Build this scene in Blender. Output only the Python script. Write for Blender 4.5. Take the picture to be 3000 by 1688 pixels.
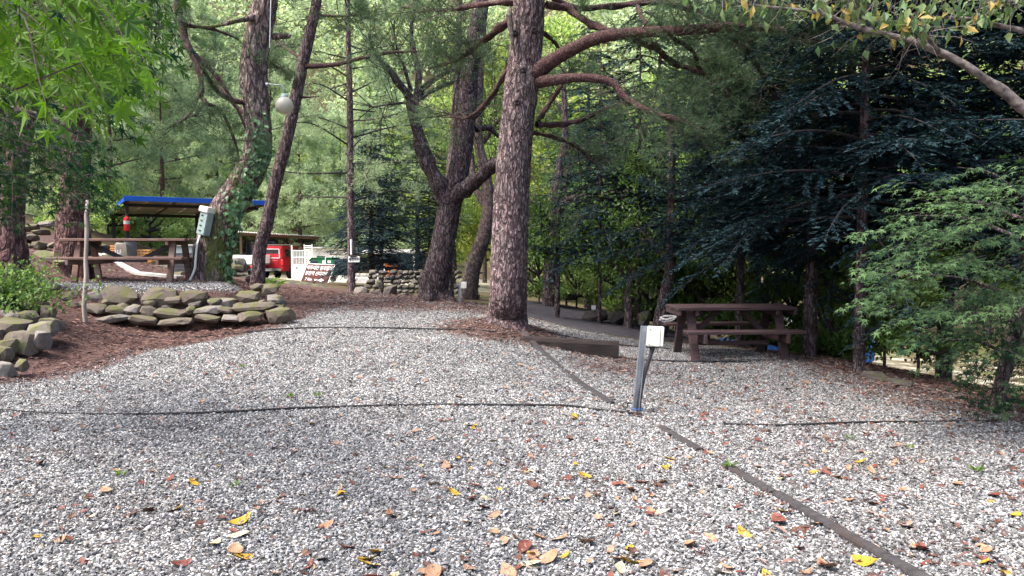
import bpy, bmesh, math, random
import numpy as np
from mathutils import Vector, Matrix, Quaternion, noise

# ------------------------------------------------------------------ scene, camera, light
for o in list(bpy.data.objects):
    bpy.data.objects.remove(o, do_unlink=True)
SC = bpy.context.scene
COL = SC.collection
EYE = Vector((0.0, 0.0, 1.6))
FPX = 2266.0                      # focal length in photo pixels (3000 wide)
PITCH = math.atan(124.0 / FPX)    # camera looks slightly down
cam_d = bpy.data.cameras.new('camera')
cam = bpy.data.objects.new('camera', cam_d)
COL.objects.link(cam)
cam_d.sensor_width = 36.0
cam_d.lens = 36.0 * FPX / 3000.0
cam_d.clip_start = 0.05
cam_d.clip_end = 1500.0
cam.location = EYE
cam.rotation_euler = (math.pi / 2 - PITCH, 0, 0)
SC.camera = cam

SUN_AZ, SUN_EL = math.radians(-115.0), math.radians(58.0)
sun_dir = Vector((math.sin(SUN_AZ) * math.cos(SUN_EL), math.cos(SUN_AZ) * math.cos(SUN_EL), math.sin(SUN_EL)))
world = bpy.data.worlds.new('World')
SC.world = world
world.use_nodes = True
wn = world.node_tree
wn.nodes.clear()
w_out = wn.nodes.new('ShaderNodeOutputWorld')
w_bg = wn.nodes.new('ShaderNodeBackground')
w_sky = wn.nodes.new('ShaderNodeTexSky')
w_sky.sky_type = 'NISHITA'
w_sky.sun_disc = False
w_sky.sun_elevation = SUN_EL
w_sky.sun_rotation = SUN_AZ
w_sky.air_density = 1.0
w_sky.dust_density = 4.0
w_sky.ozone_density = 1.0
w_bg.inputs['Strength'].default_value = 0.15
wn.links.new(w_sky.outputs[0], w_bg.inputs[0])
wn.links.new(w_bg.outputs[0], w_out.inputs[0])
sun_d = bpy.data.lights.new('sun', 'SUN')
sun_d.energy = 2.6
sun_d.angle = math.radians(22.0)
sun_d.color = (1.0, 0.965, 0.91)
sun = bpy.data.objects.new('sun', sun_d)
COL.objects.link(sun)
sun.rotation_euler = sun_dir.to_track_quat('Z', 'Y').to_euler()
sun.location = (0, 0, 40)
SC.view_settings.view_transform = 'Standard'
SC.view_settings.look = 'None'
SC.view_settings.exposure = 1.93
SC.view_settings.gamma = 1.0
SC.view_settings.use_curve_mapping = False
SC.render.engine = 'CYCLES'
SC.cycles.use_denoising = True
SC.cycles.max_bounces = 7
SC.cycles.diffuse_bounces = 4
SC.cycles.glossy_bounces = 2
SC.cycles.transmission_bounces = 4
SC.cycles.transparent_max_bounces = 4
SC.cycles.caustics_reflective = False
SC.cycles.caustics_refractive = False

# ------------------------------------------------------------------ helpers
_cp, _sp = math.cos(PITCH), math.sin(PITCH)
def P(px, py, d):
    """world point that stands at depth d (metres along +Y) on the sight line of photo pixel px, py"""
    u, v = (px - 1500.0) / FPX, (844.0 - py) / FPX
    y = _cp + v * _sp
    z = -_sp + v * _cp
    s = d / y
    return Vector((u * s, d, EYE.z + z * s))
def sm(a, b, x):
    t = np.clip((x - a) / (b - a), 0, 1)
    return t * t * (3 - 2 * t)
def unit(a):
    a = np.asarray(a, float)
    return a / np.maximum(np.linalg.norm(a, axis=-1, keepdims=True), 1e-9)

def make_mesh(name, V, F, mats=(), smooth=False, attrs=None, midx=None):
    me = bpy.data.meshes.new(name)
    V = np.asarray(V, dtype=np.float32).reshape(-1, 3)
    Fs = F if isinstance(F, list) else [F]
    Fs = [np.asarray(f, dtype=np.int32) for f in Fs if len(f)]
    me.vertices.add(len(V))
    me.vertices.foreach_set('co', V.ravel())
    nl = sum(f.size for f in Fs)
    npoly = sum(len(f) for f in Fs)
    me.loops.add(nl)
    me.loops.foreach_set('vertex_index', np.concatenate([f.ravel() for f in Fs]))
    me.polygons.add(npoly)
    tot = np.concatenate([np.full(len(f), f.shape[1], np.int32) for f in Fs])
    st = np.concatenate([[0], np.cumsum(tot)[:-1]]).astype(np.int32)
    me.polygons.foreach_set('loop_start', st)
    me.polygons.foreach_set('loop_total', tot)
    me.polygons.foreach_set('use_smooth', np.full(npoly, bool(smooth)))
    if midx is not None:
        me.polygons.foreach_set('material_index', np.asarray(midx, np.int32))
    for m in (mats if isinstance(mats, (list, tuple)) else [mats]):
        me.materials.append(m)
    for k, a in (attrs or {}).items():
        at = me.attributes.new(k, 'FLOAT', 'POINT')
        at.data.foreach_set('value', np.asarray(a, np.float32))
    me.update()
    me.validate()
    return me

def put(name, me, parent=None, loc=None):
    o = bpy.data.objects.new(name, me)
    COL.objects.link(o)
    if parent is not None:
        o.parent = parent
    if loc is not None:
        o.location = loc
    return o
def tag(o, label=None, cat=None, group=None, kind=None):
    if label: o['label'] = label
    if cat: o['category'] = cat
    if group: o['group'] = group
    if kind: o['kind'] = kind
    return o
def thing(name, loc, label, cat, group=None, rotz=0.0):
    o = bpy.data.objects.new(name, None)
    COL.objects.link(o)
    o.location = loc
    o.rotation_euler = (0, 0, rotz)
    o.empty_display_size = 0.1
    return tag(o, label, cat, group)
def copy_tree(o, parent=None):
    c = o.copy()
    COL.objects.link(c)
    if parent is not None:
        c.parent = parent
    for ch in list(o.children):
        copy_tree(ch, c)
    return c

class MB:
    """collects simple solids; build() links them as one mesh object"""
    def __init__(self):
        self.v, self.f = [], []
    def add(self, V, F):
        n = len(self.v)
        self.v += [tuple(p) for p in V]
        self.f += [tuple(i + n for i in f) for f in F]
        return self
    def box(self, c, s, rot=None):
        c = Vector(c)
        hx, hy, hz = s[0] / 2, s[1] / 2, s[2] / 2
        V = [Vector((x, y, z)) for z in (-hz, hz) for y in (-hy, hy) for x in (-hx, hx)]
        if rot is not None:
            V = [rot @ p for p in V]
        return self.add([c + p for p in V], [(0, 2, 3, 1), (4, 5, 7, 6), (0, 1, 5, 4), (2, 6, 7, 3), (0, 4, 6, 2), (1, 3, 7, 5)])
    def bar(self, a, b, w, h, up=(0, 0, 1)):
        """box from a to b, w wide sideways, h along up"""
        a, b = Vector(a), Vector(b)
        d = (b - a)
        L = d.length
        d.normalize()
        s = d.cross(Vector(up))
        if s.length < 1e-4:
            s = Vector((1, 0, 0))
        s.normalize()
        u = s.cross(d)
        R = Matrix((d, s, u)).transposed()
        return self.box((a + b) / 2, (L, w, h), R)
    def tube(self, pts, rad, n=8, cap=True):
        pts = [Vector(p) for p in pts]
        if not hasattr(rad, '__len__'):
            rad = [rad] * len(pts)
        V, F = tube_np(np.array([list(p) for p in pts]), np.array(rad), n)
        F = [tuple(f) for f in F]
        if cap:
            F.append(tuple(range(n - 1, -1, -1)))
            k = (len(pts) - 1) * n
            F.append(tuple(range(k, k + n)))
        return self.add(V, F)
    def prism(self, poly, a, b, axis='y'):
        """polygon in 2D (u, v) pushed along an axis from a to b: axis y -> (u, *, v); z -> (u, v, *); x -> (*, u, v)"""
        n = len(poly)
        def m(u, v, w):
            return {'y': (u, w, v), 'z': (u, v, w), 'x': (w, u, v)}[axis]
        V = [m(u, v, a) for u, v in poly] + [m(u, v, b) for u, v in poly]
        F = [tuple(range(n)), tuple(range(2 * n - 1, n - 1, -1))]
        F += [(i, i + n, (i + 1) % n + n, (i + 1) % n) for i in range(n)]
        return self.add(V, F)
    def lathe(self, prof, c=(0, 0, 0), n=16):
        c = Vector(c)
        V, F = [], []
        for r, z in prof:
            for i in range(n):
                a = 2 * math.pi * i / n
                V.append(c + Vector((r * math.cos(a), r * math.sin(a), z)))
        for j in range(len(prof) - 1):
            for i in range(n):
                F.append((j * n + i, j * n + (i + 1) % n, (j + 1) * n + (i + 1) % n, (j + 1) * n + i))
        F.append(tuple(range(n - 1, -1, -1)))
        F.append(tuple(range((len(prof) - 1) * n, len(prof) * n)))
        return self.add(V, F)
    def build(self, name, mt, parent=None, bevel=0.0, smooth=False, loc=None, segs=1, M=None):
        me = bpy.data.meshes.new(name)
        V = self.v if M is None else [M @ Vector(p) for p in self.v]
        me.from_pydata([tuple(p) for p in V], [], self.f)
        bm = bmesh.new()
        bm.from_mesh(me)
        if bevel > 0:
            es = [e for e in bm.edges if len(e.link_faces) == 2 and e.calc_face_angle(0) > 0.5]
            bmesh.ops.bevel(bm, geom=es, offset=bevel, segments=segs, affect='EDGES', clamp_overlap=True)
        bmesh.ops.recalc_face_normals(bm, faces=bm.faces)
        bm.to_mesh(me)
        bm.free()
        for m in (mt if isinstance(mt, (list, tuple)) else [mt]):
            me.materials.append(m)
        if smooth:
            for p in me.polygons:
                p.use_smooth = True
            if smooth != 'all':
                me.set_sharp_from_angle(angle=math.radians(40))
        return put(name, me, parent, loc)

def frames(Pn):
    T = unit(np.gradient(Pn, axis=0))
    N = np.zeros_like(T)
    ref = np.array([1.0, 0, 0]) if abs(T[0][0]) < 0.8 else np.array([0, 1.0, 0])
    n = np.cross(T[0], np.cross(ref, T[0]))
    n = n / np.linalg.norm(n)
    for i in range(len(T)):
        n = n - T[i] * np.dot(n, T[i])
        n = n / max(np.linalg.norm(n), 1e-9)
        N[i] = n
    return T, N, np.cross(T, N)
def tube_np(Pn, R, n=8, disp=None):
    """verts and quads of a tube; disp(theta, i) optional array (len, n) added to the radius"""
    Pn = np.asarray(Pn, float)
    R = np.asarray(R, float)
    T, N, B = frames(Pn)
    th = np.linspace(0, 2 * np.pi, n, endpoint=False)
    rr = R[:, None] + (0 if disp is None else disp)
    V = Pn[:, None, :] + rr[..., None] * (np.cos(th)[None, :, None] * N[:, None, :] + np.sin(th)[None, :, None] * B[:, None, :])
    m = len(Pn)
    i = np.arange(m - 1)[:, None] * n
    j = np.arange(n)[None, :]
    k = (j + 1) % n
    F = np.stack([i + j, i + k, i + n + k, i + n + j], -1).reshape(-1, 4)
    return V.reshape(-1, 3), F
def crom(ctrl, n):
    """Catmull-Rom through [(point, radius), ...]"""
    A = np.array([[*p, r] for p, r in ctrl], float)
    A = np.vstack([2 * A[0] - A[1], A, 2 * A[-1] - A[-2]])
    A[0, 3], A[-1, 3] = A[1, 3], A[-2, 3]
    m = len(A) - 3
    t = np.linspace(0, m, n)
    k = np.minimum(t.astype(int), m - 1)
    f = (t - k)[:, None]
    p0, p1, p2, p3 = A[k], A[k + 1], A[k + 2], A[k + 3]
    q = 0.5 * (2 * p1 + (p2 - p0) * f + (2 * p0 - 5 * p1 + 4 * p2 - p3) * f ** 2 + (3 * p1 - p0 - 3 * p2 + p3) * f ** 3)
    return q[:, :3], np.maximum(q[:, 3], 0.002)
class Geo:
    """collects numpy verts / faces / tint of one mesh"""
    def __init__(self):
        self.V, self.F, self.T, self.n = [], {}, [], 0
    def add(self, V, F, tint=None):
        if not len(V):
            return self
        V = np.asarray(V, float).reshape(-1, 3)
        F = np.asarray(F, int)
        self.F.setdefault(F.shape[1], []).append(F + self.n)
        self.V.append(V)
        self.T.append(np.zeros(len(V)) if tint is None else np.broadcast_to(tint, (len(V),)).astype(float))
        self.n += len(V)
        return self
    def mesh(self, name, mt, smooth=False, off=None):
        V = np.vstack(self.V)
        if off is not None:
            V = V - np.array(list(off))
        return make_mesh(name, V, [np.vstack(f) for f in self.F.values()], mt, smooth, {'tint': np.concatenate(self.T)})

# ------------------------------------------------------------------ materials
class NT:
    def __init__(self, name):
        self.m = bpy.data.materials.new(name)
        self.m.use_nodes = True
        self.t = self.m.node_tree
        self.t.nodes.clear()
        self.out = self.t.nodes.new('ShaderNodeOutputMaterial')
    def n(self, typ, **kw):
        x = self.t.nodes.new('ShaderNode' + typ)
        for k, v in kw.items():
            if k.startswith('i_'):
                x.inputs[k[2:].replace('_', ' ')].default_value = v
            else:
                setattr(x, k, v)
        return x
    def l(self, a, b):
        self.t.links.new(a, b)
    def noise(self, co, scale, detail=4, rough=0.55):
        x = self.n('TexNoise')
        x.inputs['Scale'].default_value = scale
        x.inputs['Detail'].default_value = detail
        x.inputs['Roughness'].default_value = rough
        if co is not None: self.l(co, x.inputs['Vector'])
        return x.outputs['Fac']
    def ramp(self, fac, stops):
        x = self.n('ValToRGB')
        el = x.color_ramp.elements
        while len(el) < len(stops): el.new(0.5)
        for e, (p, c) in zip(el, stops):
            e.position = p
            e.color = (*c, 1) if len(c) == 3 else c
        self.l(fac, x.inputs['Fac'])
        return x.outputs['Color']
    def mix(self, fac, a, b, mode='MIX'):
        x = self.n('Mix', data_type='RGBA', blend_type=mode)
        for s, v in ((x.inputs[0], fac), (x.inputs[6], a), (x.inputs[7], b)):
            if hasattr(v, 'is_linked'): self.l(v, s)
            elif hasattr(v, '__len__'): s.default_value = (*v, 1) if len(v) == 3 else v
            else: s.default_value = v
        return x.outputs[2]
    def math(self, op, a, b=0.0, clamp=False):
        x = self.n('Math', operation=op, use_clamp=clamp)
        for s, v in ((x.inputs[0], a), (x.inputs[1], b)):
            if hasattr(v, 'is_linked'): self.l(v, s)
            else: s.default_value = v
        return x.outputs[0]
    def sstep(self, v, a, b):
        x = self.n('MapRange', interpolation_type='SMOOTHSTEP')
        self.l(v, x.inputs[0])
        x.inputs[1].default_value, x.inputs[2].default_value = a, b
        return x.outputs[0]
    def attr(self, name, out='Fac'):
        x = self.n('Attribute', attribute_name=name)
        return x.outputs[out]
    def coords(self, kind='Object', scale=None):
        if kind == 'Position':
            o = self.n('NewGeometry').outputs['Position']
        else:
            o = self.n('TexCoord').outputs[kind]
        if scale is not None:
            x = self.n('Mapping')
            x.inputs['Scale'].default_value = scale
            self.l(o, x.inputs['Vector'])
            o = x.outputs[0]
        return o
    def bump(self, h, strength, dist=0.02, normal=None):
        x = self.n('Bump')
        x.inputs['Strength'].default_value = strength
        x.inputs['Distance'].default_value = dist
        self.l(h, x.inputs['Height'])
        if normal is not None: self.l(normal, x.inputs['Normal'])
        return x.outputs[0]
    def principled(self, col, rough=0.8, bump=None, spec=0.3, metal=0.0, **kw):
        x = self.n('BsdfPrincipled')
        for key, v in (('Base Color', col), ('Roughness', rough), ('Metallic', metal), ('Specular IOR Level', spec)):
            s = x.inputs[key]
            if hasattr(v, 'is_linked'): self.l(v, s)
            elif hasattr(v, '__len__'): s.default_value = (*v, 1) if len(v) == 3 else v
            else: s.default_value = v
        if bump is not None: self.l(bump, x.inputs['Normal'])
        for k, v in kw.items():
            x.inputs[k.replace('_', ' ')].default_value = v
        return x.outputs[0]
    def done(self, shader):
        self.l(shader, self.out.inputs['Surface'])
        return self.m

def m_plain(name, c, rough=0.6, var=0.15, scale=6.0, metal=0.0, spec=0.35, bump=0.05, dirt=None, bscale=40.0):
    t = NT(name)
    co = t.coords('Object')
    f = t.noise(co, scale, 5)
    c2 = tuple(max(0, x * (1 - var * 2)) for x in c)
    col = t.ramp(f, [(0.3, c2), (0.7, tuple(min(1, x * (1 + var * .5)) for x in c))])
    if dirt:
        f2 = t.sstep(t.noise(co, scale * 0.6 + 1.7, 6, 0.65), 0.52, 0.72)
        col = t.mix(f2, col, dirt)
    b = t.bump(t.noise(co, bscale, 4), bump, 0.01)
    return t.done(t.principled(col, rough, b, spec, metal))
def m_foliage(name, ca, cb, trans=0.35, tcol=None, rough=0.5, spec=0.25):
    """leaves: colour from ca to cb with the leaf's own tint, light passes through"""
    t = NT(name)
    col = t.mix(t.attr('tint'), ca, cb)
    p = t.principled(col, rough, None, spec)
    tr = t.n('BsdfTranslucent')
    tc = t.mix(1.0, col, tcol or (1.25, 1.3, 0.7), 'MULTIPLY')
    t.l(tc, tr.inputs['Color'])
    x = t.n('MixShader')
    x.inputs[0].default_value = trans
    t.l(p, x.inputs[1])
    t.l(tr.outputs[0], x.inputs[2])
    return t.done(x.outputs[0])
def m_bark(name, ca, cb, crack, scale=9.0, stretch=0.3, bump=0.8, moss=None, depth=0.03):
    t = NT(name)
    co = t.coords('Object', (1, 1, stretch))
    v = t.n('TexVoronoi', feature='DISTANCE_TO_EDGE')
    v.inputs['Scale'].default_value = scale
    wob = t.n('VectorMath', operation='ADD')
    nz = t.n('TexNoise')
    nz.inputs['Scale'].default_value = scale * 0.9
    t.l(co, nz.inputs['Vector'])
    sc = t.n('VectorMath', operation='SCALE')
    sc.inputs['Scale'].default_value = 0.22
    t.l(nz.outputs['Color'], sc.inputs[0])
    t.l(co, wob.inputs[0])
    t.l(sc.outputs[0], wob.inputs[1])
    t.l(wob.outputs[0], v.inputs['Vector'])
    edge = t.sstep(v.outputs['Distance'], 0.0, 0.22)
    v2 = t.n('TexVoronoi', feature='DISTANCE_TO_EDGE')
    v2.inputs['Scale'].default_value = scale * 2.3
    t.l(wob.outputs[0], v2.inputs['Vector'])
    edge = t.math('MULTIPLY', edge, t.math('ADD', t.math('MULTIPLY', t.sstep(v2.outputs['Distance'], 0.0, 0.25), 0.5), 0.5))
    fine = t.noise(co, scale * 5, 5, 0.65)
    big = t.noise(co, 1.6, 3)
    col = t.mix(t.sstep(fine, 0.3, 0.7), ca, cb)
    col = t.mix(t.sstep(big, 0.35, 0.65), col, t.mix(1.0, col, (0.8, 0.72, 0.74), 'MULTIPLY'))
    col = t.mix(edge, crack, col)
    if moss:
        mf = t.math('MULTIPLY', t.sstep(t.noise(co, 3.0, 5, 0.6), 0.46, 0.62), t.attr('tint'))
        col = t.mix(mf, col, moss)
    h = t.math('ADD', edge, t.math('MULTIPLY', fine, 0.5))
    return t.done(t.principled(col, 0.9, t.bump(h, bump, depth), 0.15))

M = {}
M['bark_pine'] = m_bark('bark_pine', (0.26, 0.190, 0.185), (0.48, 0.375, 0.365), (0.05, 0.034, 0.036), 13, 0.26, 1.0)
M['bark_red'] = m_bark('bark_red_branch', (0.115, 0.066, 0.060), (0.22, 0.135, 0.125), (0.035, 0.02, 0.02), 18, 0.5, 0.6, depth=0.012)
M['bark_ivy'] = m_bark('bark_ivy_tree', (0.26, 0.195, 0.17), (0.50, 0.40, 0.35), (0.05, 0.036, 0.035), 9, 0.3, 1.0, moss=(0.10, 0.12, 0.03))
M['bark_dark'] = m_bark('bark_dark', (0.13, 0.098, 0.10), (0.27, 0.215, 0.215), (0.025, 0.018, 0.02), 13, 0.3, 0.9)
M['bark_grey'] = m_bark('bark_grey', (0.16, 0.125, 0.115), (0.25, 0.20, 0.185), (0.05, 0.038, 0.036), 10, 0.7, 0.5, depth=0.012)
M['bark_redpine'] = m_bark('bark_red_pine_trunk', (0.15, 0.088, 0.078), (0.29, 0.185, 0.165), (0.035, 0.02, 0.019), 10, 0.28, 1.0)
M['twig'] = m_plain('twig_bark', (0.085, 0.055, 0.05), 0.9, 0.3)
M['twig_dark'] = m_plain('twig_bark_dark', (0.035, 0.026, 0.028), 0.9, 0.3)
M['branch_pale'] = m_plain('branch_pale_bark', (0.155, 0.128, 0.118), 0.9, 0.4, 25, bump=0.5, spec=.1)
M['needle_pine'] = m_foliage('needle_red_pine', (0.055, 0.095, 0.055), (0.13, 0.19, 0.10), 0.30)
M['needle_pale'] = m_foliage('needle_pale_pine', (0.17, 0.25, 0.14), (0.46, 0.54, 0.34), 0.42, (1.1, 1.15, .85), spec=.1)
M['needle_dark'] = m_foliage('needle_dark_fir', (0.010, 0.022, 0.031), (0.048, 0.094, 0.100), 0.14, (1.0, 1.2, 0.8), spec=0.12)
M['needle_mid'] = m_foliage('needle_mid_fir', (0.03, 0.06, 0.04), (0.09, 0.15, 0.08), 0.25)
M['leaf_bright'] = m_foliage('leaf_bright', (0.13, 0.22, 0.06), (0.43, 0.52, 0.20), 0.46, (1.15, 1.2, .75), spec=.1)
M['leaf_mid'] = m_foliage('leaf_mid', (0.04, 0.09, 0.025), (0.14, 0.22, 0.05), 0.40)
M['leaf_yellow'] = m_foliage('leaf_yellow', (0.12, 0.20, 0.05), (0.32, 0.34, 0.09), 0.42)
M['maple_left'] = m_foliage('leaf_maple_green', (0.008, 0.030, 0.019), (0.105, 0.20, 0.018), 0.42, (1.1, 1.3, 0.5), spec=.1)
M['maple_right'] = m_foliage('leaf_maple_pale', (0.010, 0.028, 0.015), (0.095, 0.16, 0.065), 0.30, rough=0.65, spec=0.08)
M['leaf_cherry'] = m_foliage('leaf_cherry', (0.075, 0.14, 0.06), (0.34, 0.24, 0.07), 0.40)
M['ivy'] = m_foliage('leaf_ivy', (0.05, 0.12, 0.05), (0.17, 0.29, 0.13), 0.25, rough=0.4, spec=0.4)
# ------------------------------------------------------------------ the lie of the land
CP = np.array([
 (-6,0,0),(-3,0,0),(0,0,0),(3,0,-.03),(6,0,-.05),(-3,4,0),(0,4,0),(3,4,-.03),(6,4,-.06),
 (-4.8,7.2,.06),(-2,7.4,.03),(0,7.4,.02),(1.2,7.4,0),(3,7.5,-.05),(6,7.5,-.08),
 (-6,9,.22),(-3,9.5,.17),(0,9.5,.15),(.6,9.2,.06),(1.6,9.5,-.05),(4,10,-.07),
 (-6.5,11.8,.36),(-3.5,12,.34),(-1,12,.33),(-.3,12.2,.37),(0.5,12,.18),(1.2,12,0),(3,12,-.07),(4.7,11.5,-.09),
 (-3,16.5,.45),(-1.5,16.5,.42),(0,16.5,.2),(1.5,17,0),(3,15.5,-.12),
 (-5,21,.42),(-3,21,.3),(0,22,.1),(2,20,-.05),(-4.5,18.5,.5),
 (-9,27,.4),(-7,28,.28),(-3,28,.1),(-15,35,.1),(-10,42,-.1),(-3,42,-.3),(-25,42,-.1),
 (5.4,15,-.55),(7,13,-.7),(8.5,11,-.8),(4,22,-.8),(8,20,-1.5),(12,14,-1.6),(10,30,-1.9),(20,30,-2.4),(15,8,-1.2),(8,8,-.4),(11,5,-.5),
 (-7.4,10.9,1.0),(-8.5,12.5,1.15),(-9,10,1.1),(-7.3,9.3,.85),(-6.4,8,.36),(-8.5,7,.9),(-7,4,.3),(-12,10,1.7),(-11,16,1.9),(-9.5,15.5,1.5),(-14,20,2.6),
 (-9,19,1.15),(-11,25,1.2),(-16,28,2.3),(-12,5,1.5),(-12,0,1.2),(-9.5,24,.8),(-10.5,24,.85),(-7.7,24,.6),
], float)
def _tps_fit(C, lam=0.02):
    n = len(C)
    d = np.linalg.norm(C[:, None, :2] - C[None, :, :2], axis=-1)
    K = np.where(d > 0, d * d * np.log(np.maximum(d, 1e-9)), 0) + lam * np.eye(n)
    Q = np.hstack([np.ones((n, 1)), C[:, :2]])
    A = np.block([[K, Q], [Q.T, np.zeros((3, 3))]])
    return np.linalg.solve(A, np.concatenate([C[:, 2], np.zeros(3)]))
_W = _tps_fit(CP)
# raised terrace on the left: convex outline, (x0, y0, x1, y1, how wide the step is)
TER = [(-8.6, 12.62, -7.0, 12.5, .28), (-7.0, 12.5, -4.7, 12.62, .28), (-4.7, 12.62, -4.1, 13.1, .35), (-4.1, 13.1, -4.9, 16.4, .6),
       (-4.9, 16.4, -6.2, 19.0, 1.5), (-6.2, 19.0, -9.0, 19.5, 2.5), (-9.0, 19.5, -9.3, 14.0, 1.5), (-9.3, 14.0, -8.6, 12.62, 0.8)]
def terrace_w(x, y):
    w = np.ones_like(x)
    for x0, y0, x1, y1, wd in TER:
        L = math.hypot(x1 - x0, y1 - y0)
        s = ((x1 - x0) * (y - y0) - (y1 - y0) * (x - x0)) / L
        w = np.minimum(w, np.clip(s / wd, 0, 1))
    return w * w * (3 - 2 * w)
def hz(x, y):
    x = np.atleast_1d(np.asarray(x, float))
    y = np.atleast_1d(np.asarray(y, float))
    sh = x.shape
    xf, yf = x.ravel(), y.ravel()
    xc, yc = np.clip(xf, -18, 16), np.clip(yf, -2, 45)
    z = np.empty(len(xf))
    for s in range(0, len(xf), 20000):
        a, b = xc[s:s + 20000], yc[s:s + 20000]
        d2 = (a[:, None] - CP[None, :, 0]) ** 2 + (b[:, None] - CP[None, :, 1]) ** 2
        z[s:s + 20000] = (0.5 * np.where(d2 > 0, d2 * np.log(np.maximum(d2, 1e-12)), 0)) @ _W[:-3] + _W[-3] + _W[-2] * a + _W[-1] * b
    tw = terrace_w(xf, yf)
    z = z * (1 - tw) + 0.93 * tw
    # far: a wooded hill closes the view, higher on the left, past a shallow valley
    far = sm(46, 60, np.hypot(xf, yf))
    yy = yf + 0.25 * np.abs(xf) - 0.10 * xf
    hill = -1.0 + 0.62 * np.maximum(yy - 58, 0) ** 1.0 * sm(52, 80, yy)
    hill = np.minimum(hill, 75)
    hl = np.maximum(-xf - 22, 0) * 0.35
    z = z * (1 - far) + (hill + hl) * far
    return z.reshape(sh)
def h1(x, y):
    return float(hz([x], [y])[0])
def G(px, py, d, dz=0.0):
    """point on the ground under pixel column px at depth d"""
    p = P(px, py, d)
    return Vector((p.x, p.y, h1(p.x, p.y) + dz))

def seg_side(x, y, pts):
    """signed x-distance to a polyline given by (x, y) with rising y: positive right of it"""
    a = np.array(pts, float)
    return x - np.interp(y, a[:, 1], a[:, 0])
GR_R = [(6.4, -2), (6.2, 5), (5.5, 7.2), (5.0, 9.5), (4.75, 11.6), (3.7, 13.0), (2.2, 13.3), (0.9, 13.6), (0.3, 14.6), (-0.9, 17.5), (-2.2, 19)]
GR_L = [(-7.5, -2), (-6.0, 4), (-6.1, 7.0), (-5.75, 8.6), (-5.45, 9.4), (-5.3, 10.6), (-4.6, 11.4), (-4.1, 12.0), (-3.9, 12.9), (-3.9, 15), (-4.4, 19)]
def masks(x, y):
    r = seg_side(x, y, GR_R)
    l = seg_side(x, y, GR_L)
    tw = terrace_w(x, y)
    gravel = (1 - sm(-0.15, 0.25, r)) * sm(-0.25, 0.35, l) * (1 - sm(18.2, 19.5, y))
    gravel = np.maximum(gravel, sm(0.75, 1.0, tw) * (1 - sm(14.6, 15.6, y)))
    # brown pine needles: along the left bank, under the big pine, over the rise
    d_p = np.hypot(x + 0.1, y - 12.0)
    litter = (1 - sm(-0.1, 0.9, l)) * sm(4, 6.5, y) * (1 - sm(20, 24, y)) * (1 - .85 * sm(.75, 1.0, tw) * (1 - sm(14.0, 15.0, y)))
    litter = np.maximum(litter, 0.85 * (1 - sm(0.6, 1.7, d_p)))
    litter = np.maximum(litter, 0.72 * sm(12.0, 15.0, y) * (1 - sm(20, 24, y)) * (1 - sm(-.5, 1, r)))
    litter = np.maximum(litter, 0.66 * sm(2.9, 4.6, x) * sm(5.5, 8, y) * (1 - sm(13, 15, y)))
    litter = np.maximum(litter, 0.55 * sm(8.8, 10, y) * (1 - sm(11, 12.5, y)) * sm(0.5, 0.9, x) * (1 - sm(1.6, 2.6, x)))
    path = sm(0.0, 0.35, r) * sm(13.2, 13.8, y) * (1 - sm(19.5, 20.5, y)) * (1 - sm(3.4, 4.2, x + (y - 14) * .1)) * sm(-.6, 0, x)
    pth2 = (1 - sm(0.75, 1.15, np.abs(x - np.interp(y, [18.2, 21, 26, 31], [-3.3, -5.4, -8.3, -10.5])))) * sm(18.2, 19.5, y) * (1 - sm(29, 32, y))
    path = np.maximum(path, pth2)
    yard = sm(29.5, 32, y) * (1 - sm(52, 58, y)) * sm(-30, -24, x) * (1 - sm(-1.5, 3, x))
    yard = np.maximum(yard, sm(6.5, 7.5, x) * sm(12, 15, y) * (1 - sm(26, 32, y)) * (1 - sm(16, 20, x)) * .44)
    return gravel, litter, path, yard
def axis(parts):
    out = []
    for a, b, s in parts:
        out += list(np.arange(a, b, s))
    return np.array(out + [parts[-1][1]])
gx = axis([(-520, -120, 40), (-120, -40, 8), (-40, -14, 1.5), (-14, -9, .3), (-9, 7, .11), (7, 16, .3), (16, 40, 1.5), (40, 120, 8), (120, 520, 40)])
gy = axis([(-120, -20, 20), (-20, -1, 1.5), (-1, 2, .3), (2, 20, .11), (20, 34, .4), (34, 60, 1.0), (60, 200, 5), (200, 600, 40)])
X, Y = np.meshgrid(gx, gy)
Z = hz(X, Y)
rg = np.random.default_rng(3)
ga, li, pa, ya = masks(X, Y)
Z = Z + (rg.standard_normal(Z.shape) * 0.006) * (np.hypot(X, Y) < 25)
nx, ny = len(gx), len(gy)
ii = (np.arange(ny - 1)[:, None] * nx + np.arange(nx - 1)[None, :]).ravel()
GF = np.stack([ii, ii + 1, ii + nx + 1, ii + nx], -1)

t = NT('ground_gravel_and_litter')
co = t.coords('Position')
vg = t.n('TexVoronoi', feature='F1')
vg.inputs['Scale'].default_value = 48
t.l(co, vg.inputs['Vector'])
cell = t.n('SeparateColor')
t.l(vg.outputs['Color'], cell.inputs[0])
gcol = t.ramp(cell.outputs[0], [(0.0, (0.05, 0.05, 0.052)), (0.25, (0.26, 0.26, 0.265)), (0.6, (0.44, 0.435, 0.43)), (1.0, (0.66, 0.65, 0.64))])
gcol = t.mix(t.sstep(vg.outputs['Distance'], 0.25, 0.62), gcol, (0.07, 0.065, 0.06))
n1 = t.noise(co, 1.3, 6, 0.62)
n2 = t.noise(co, 55, 4, 0.7)
lcol = t.ramp(n2, [(0.25, (0.024, 0.014, 0.013)), (0.5, (0.075, 0.042, 0.036)), (0.75, (0.15, 0.095, 0.082))])
scol = t.ramp(t.noise(co, 0.6, 6, 0.6), [(0.3, (0.035, 0.028, 0.018)), (0.5, (0.075, 0.055, 0.03)), (0.7, (0.05, 0.075, 0.02))])
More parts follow.
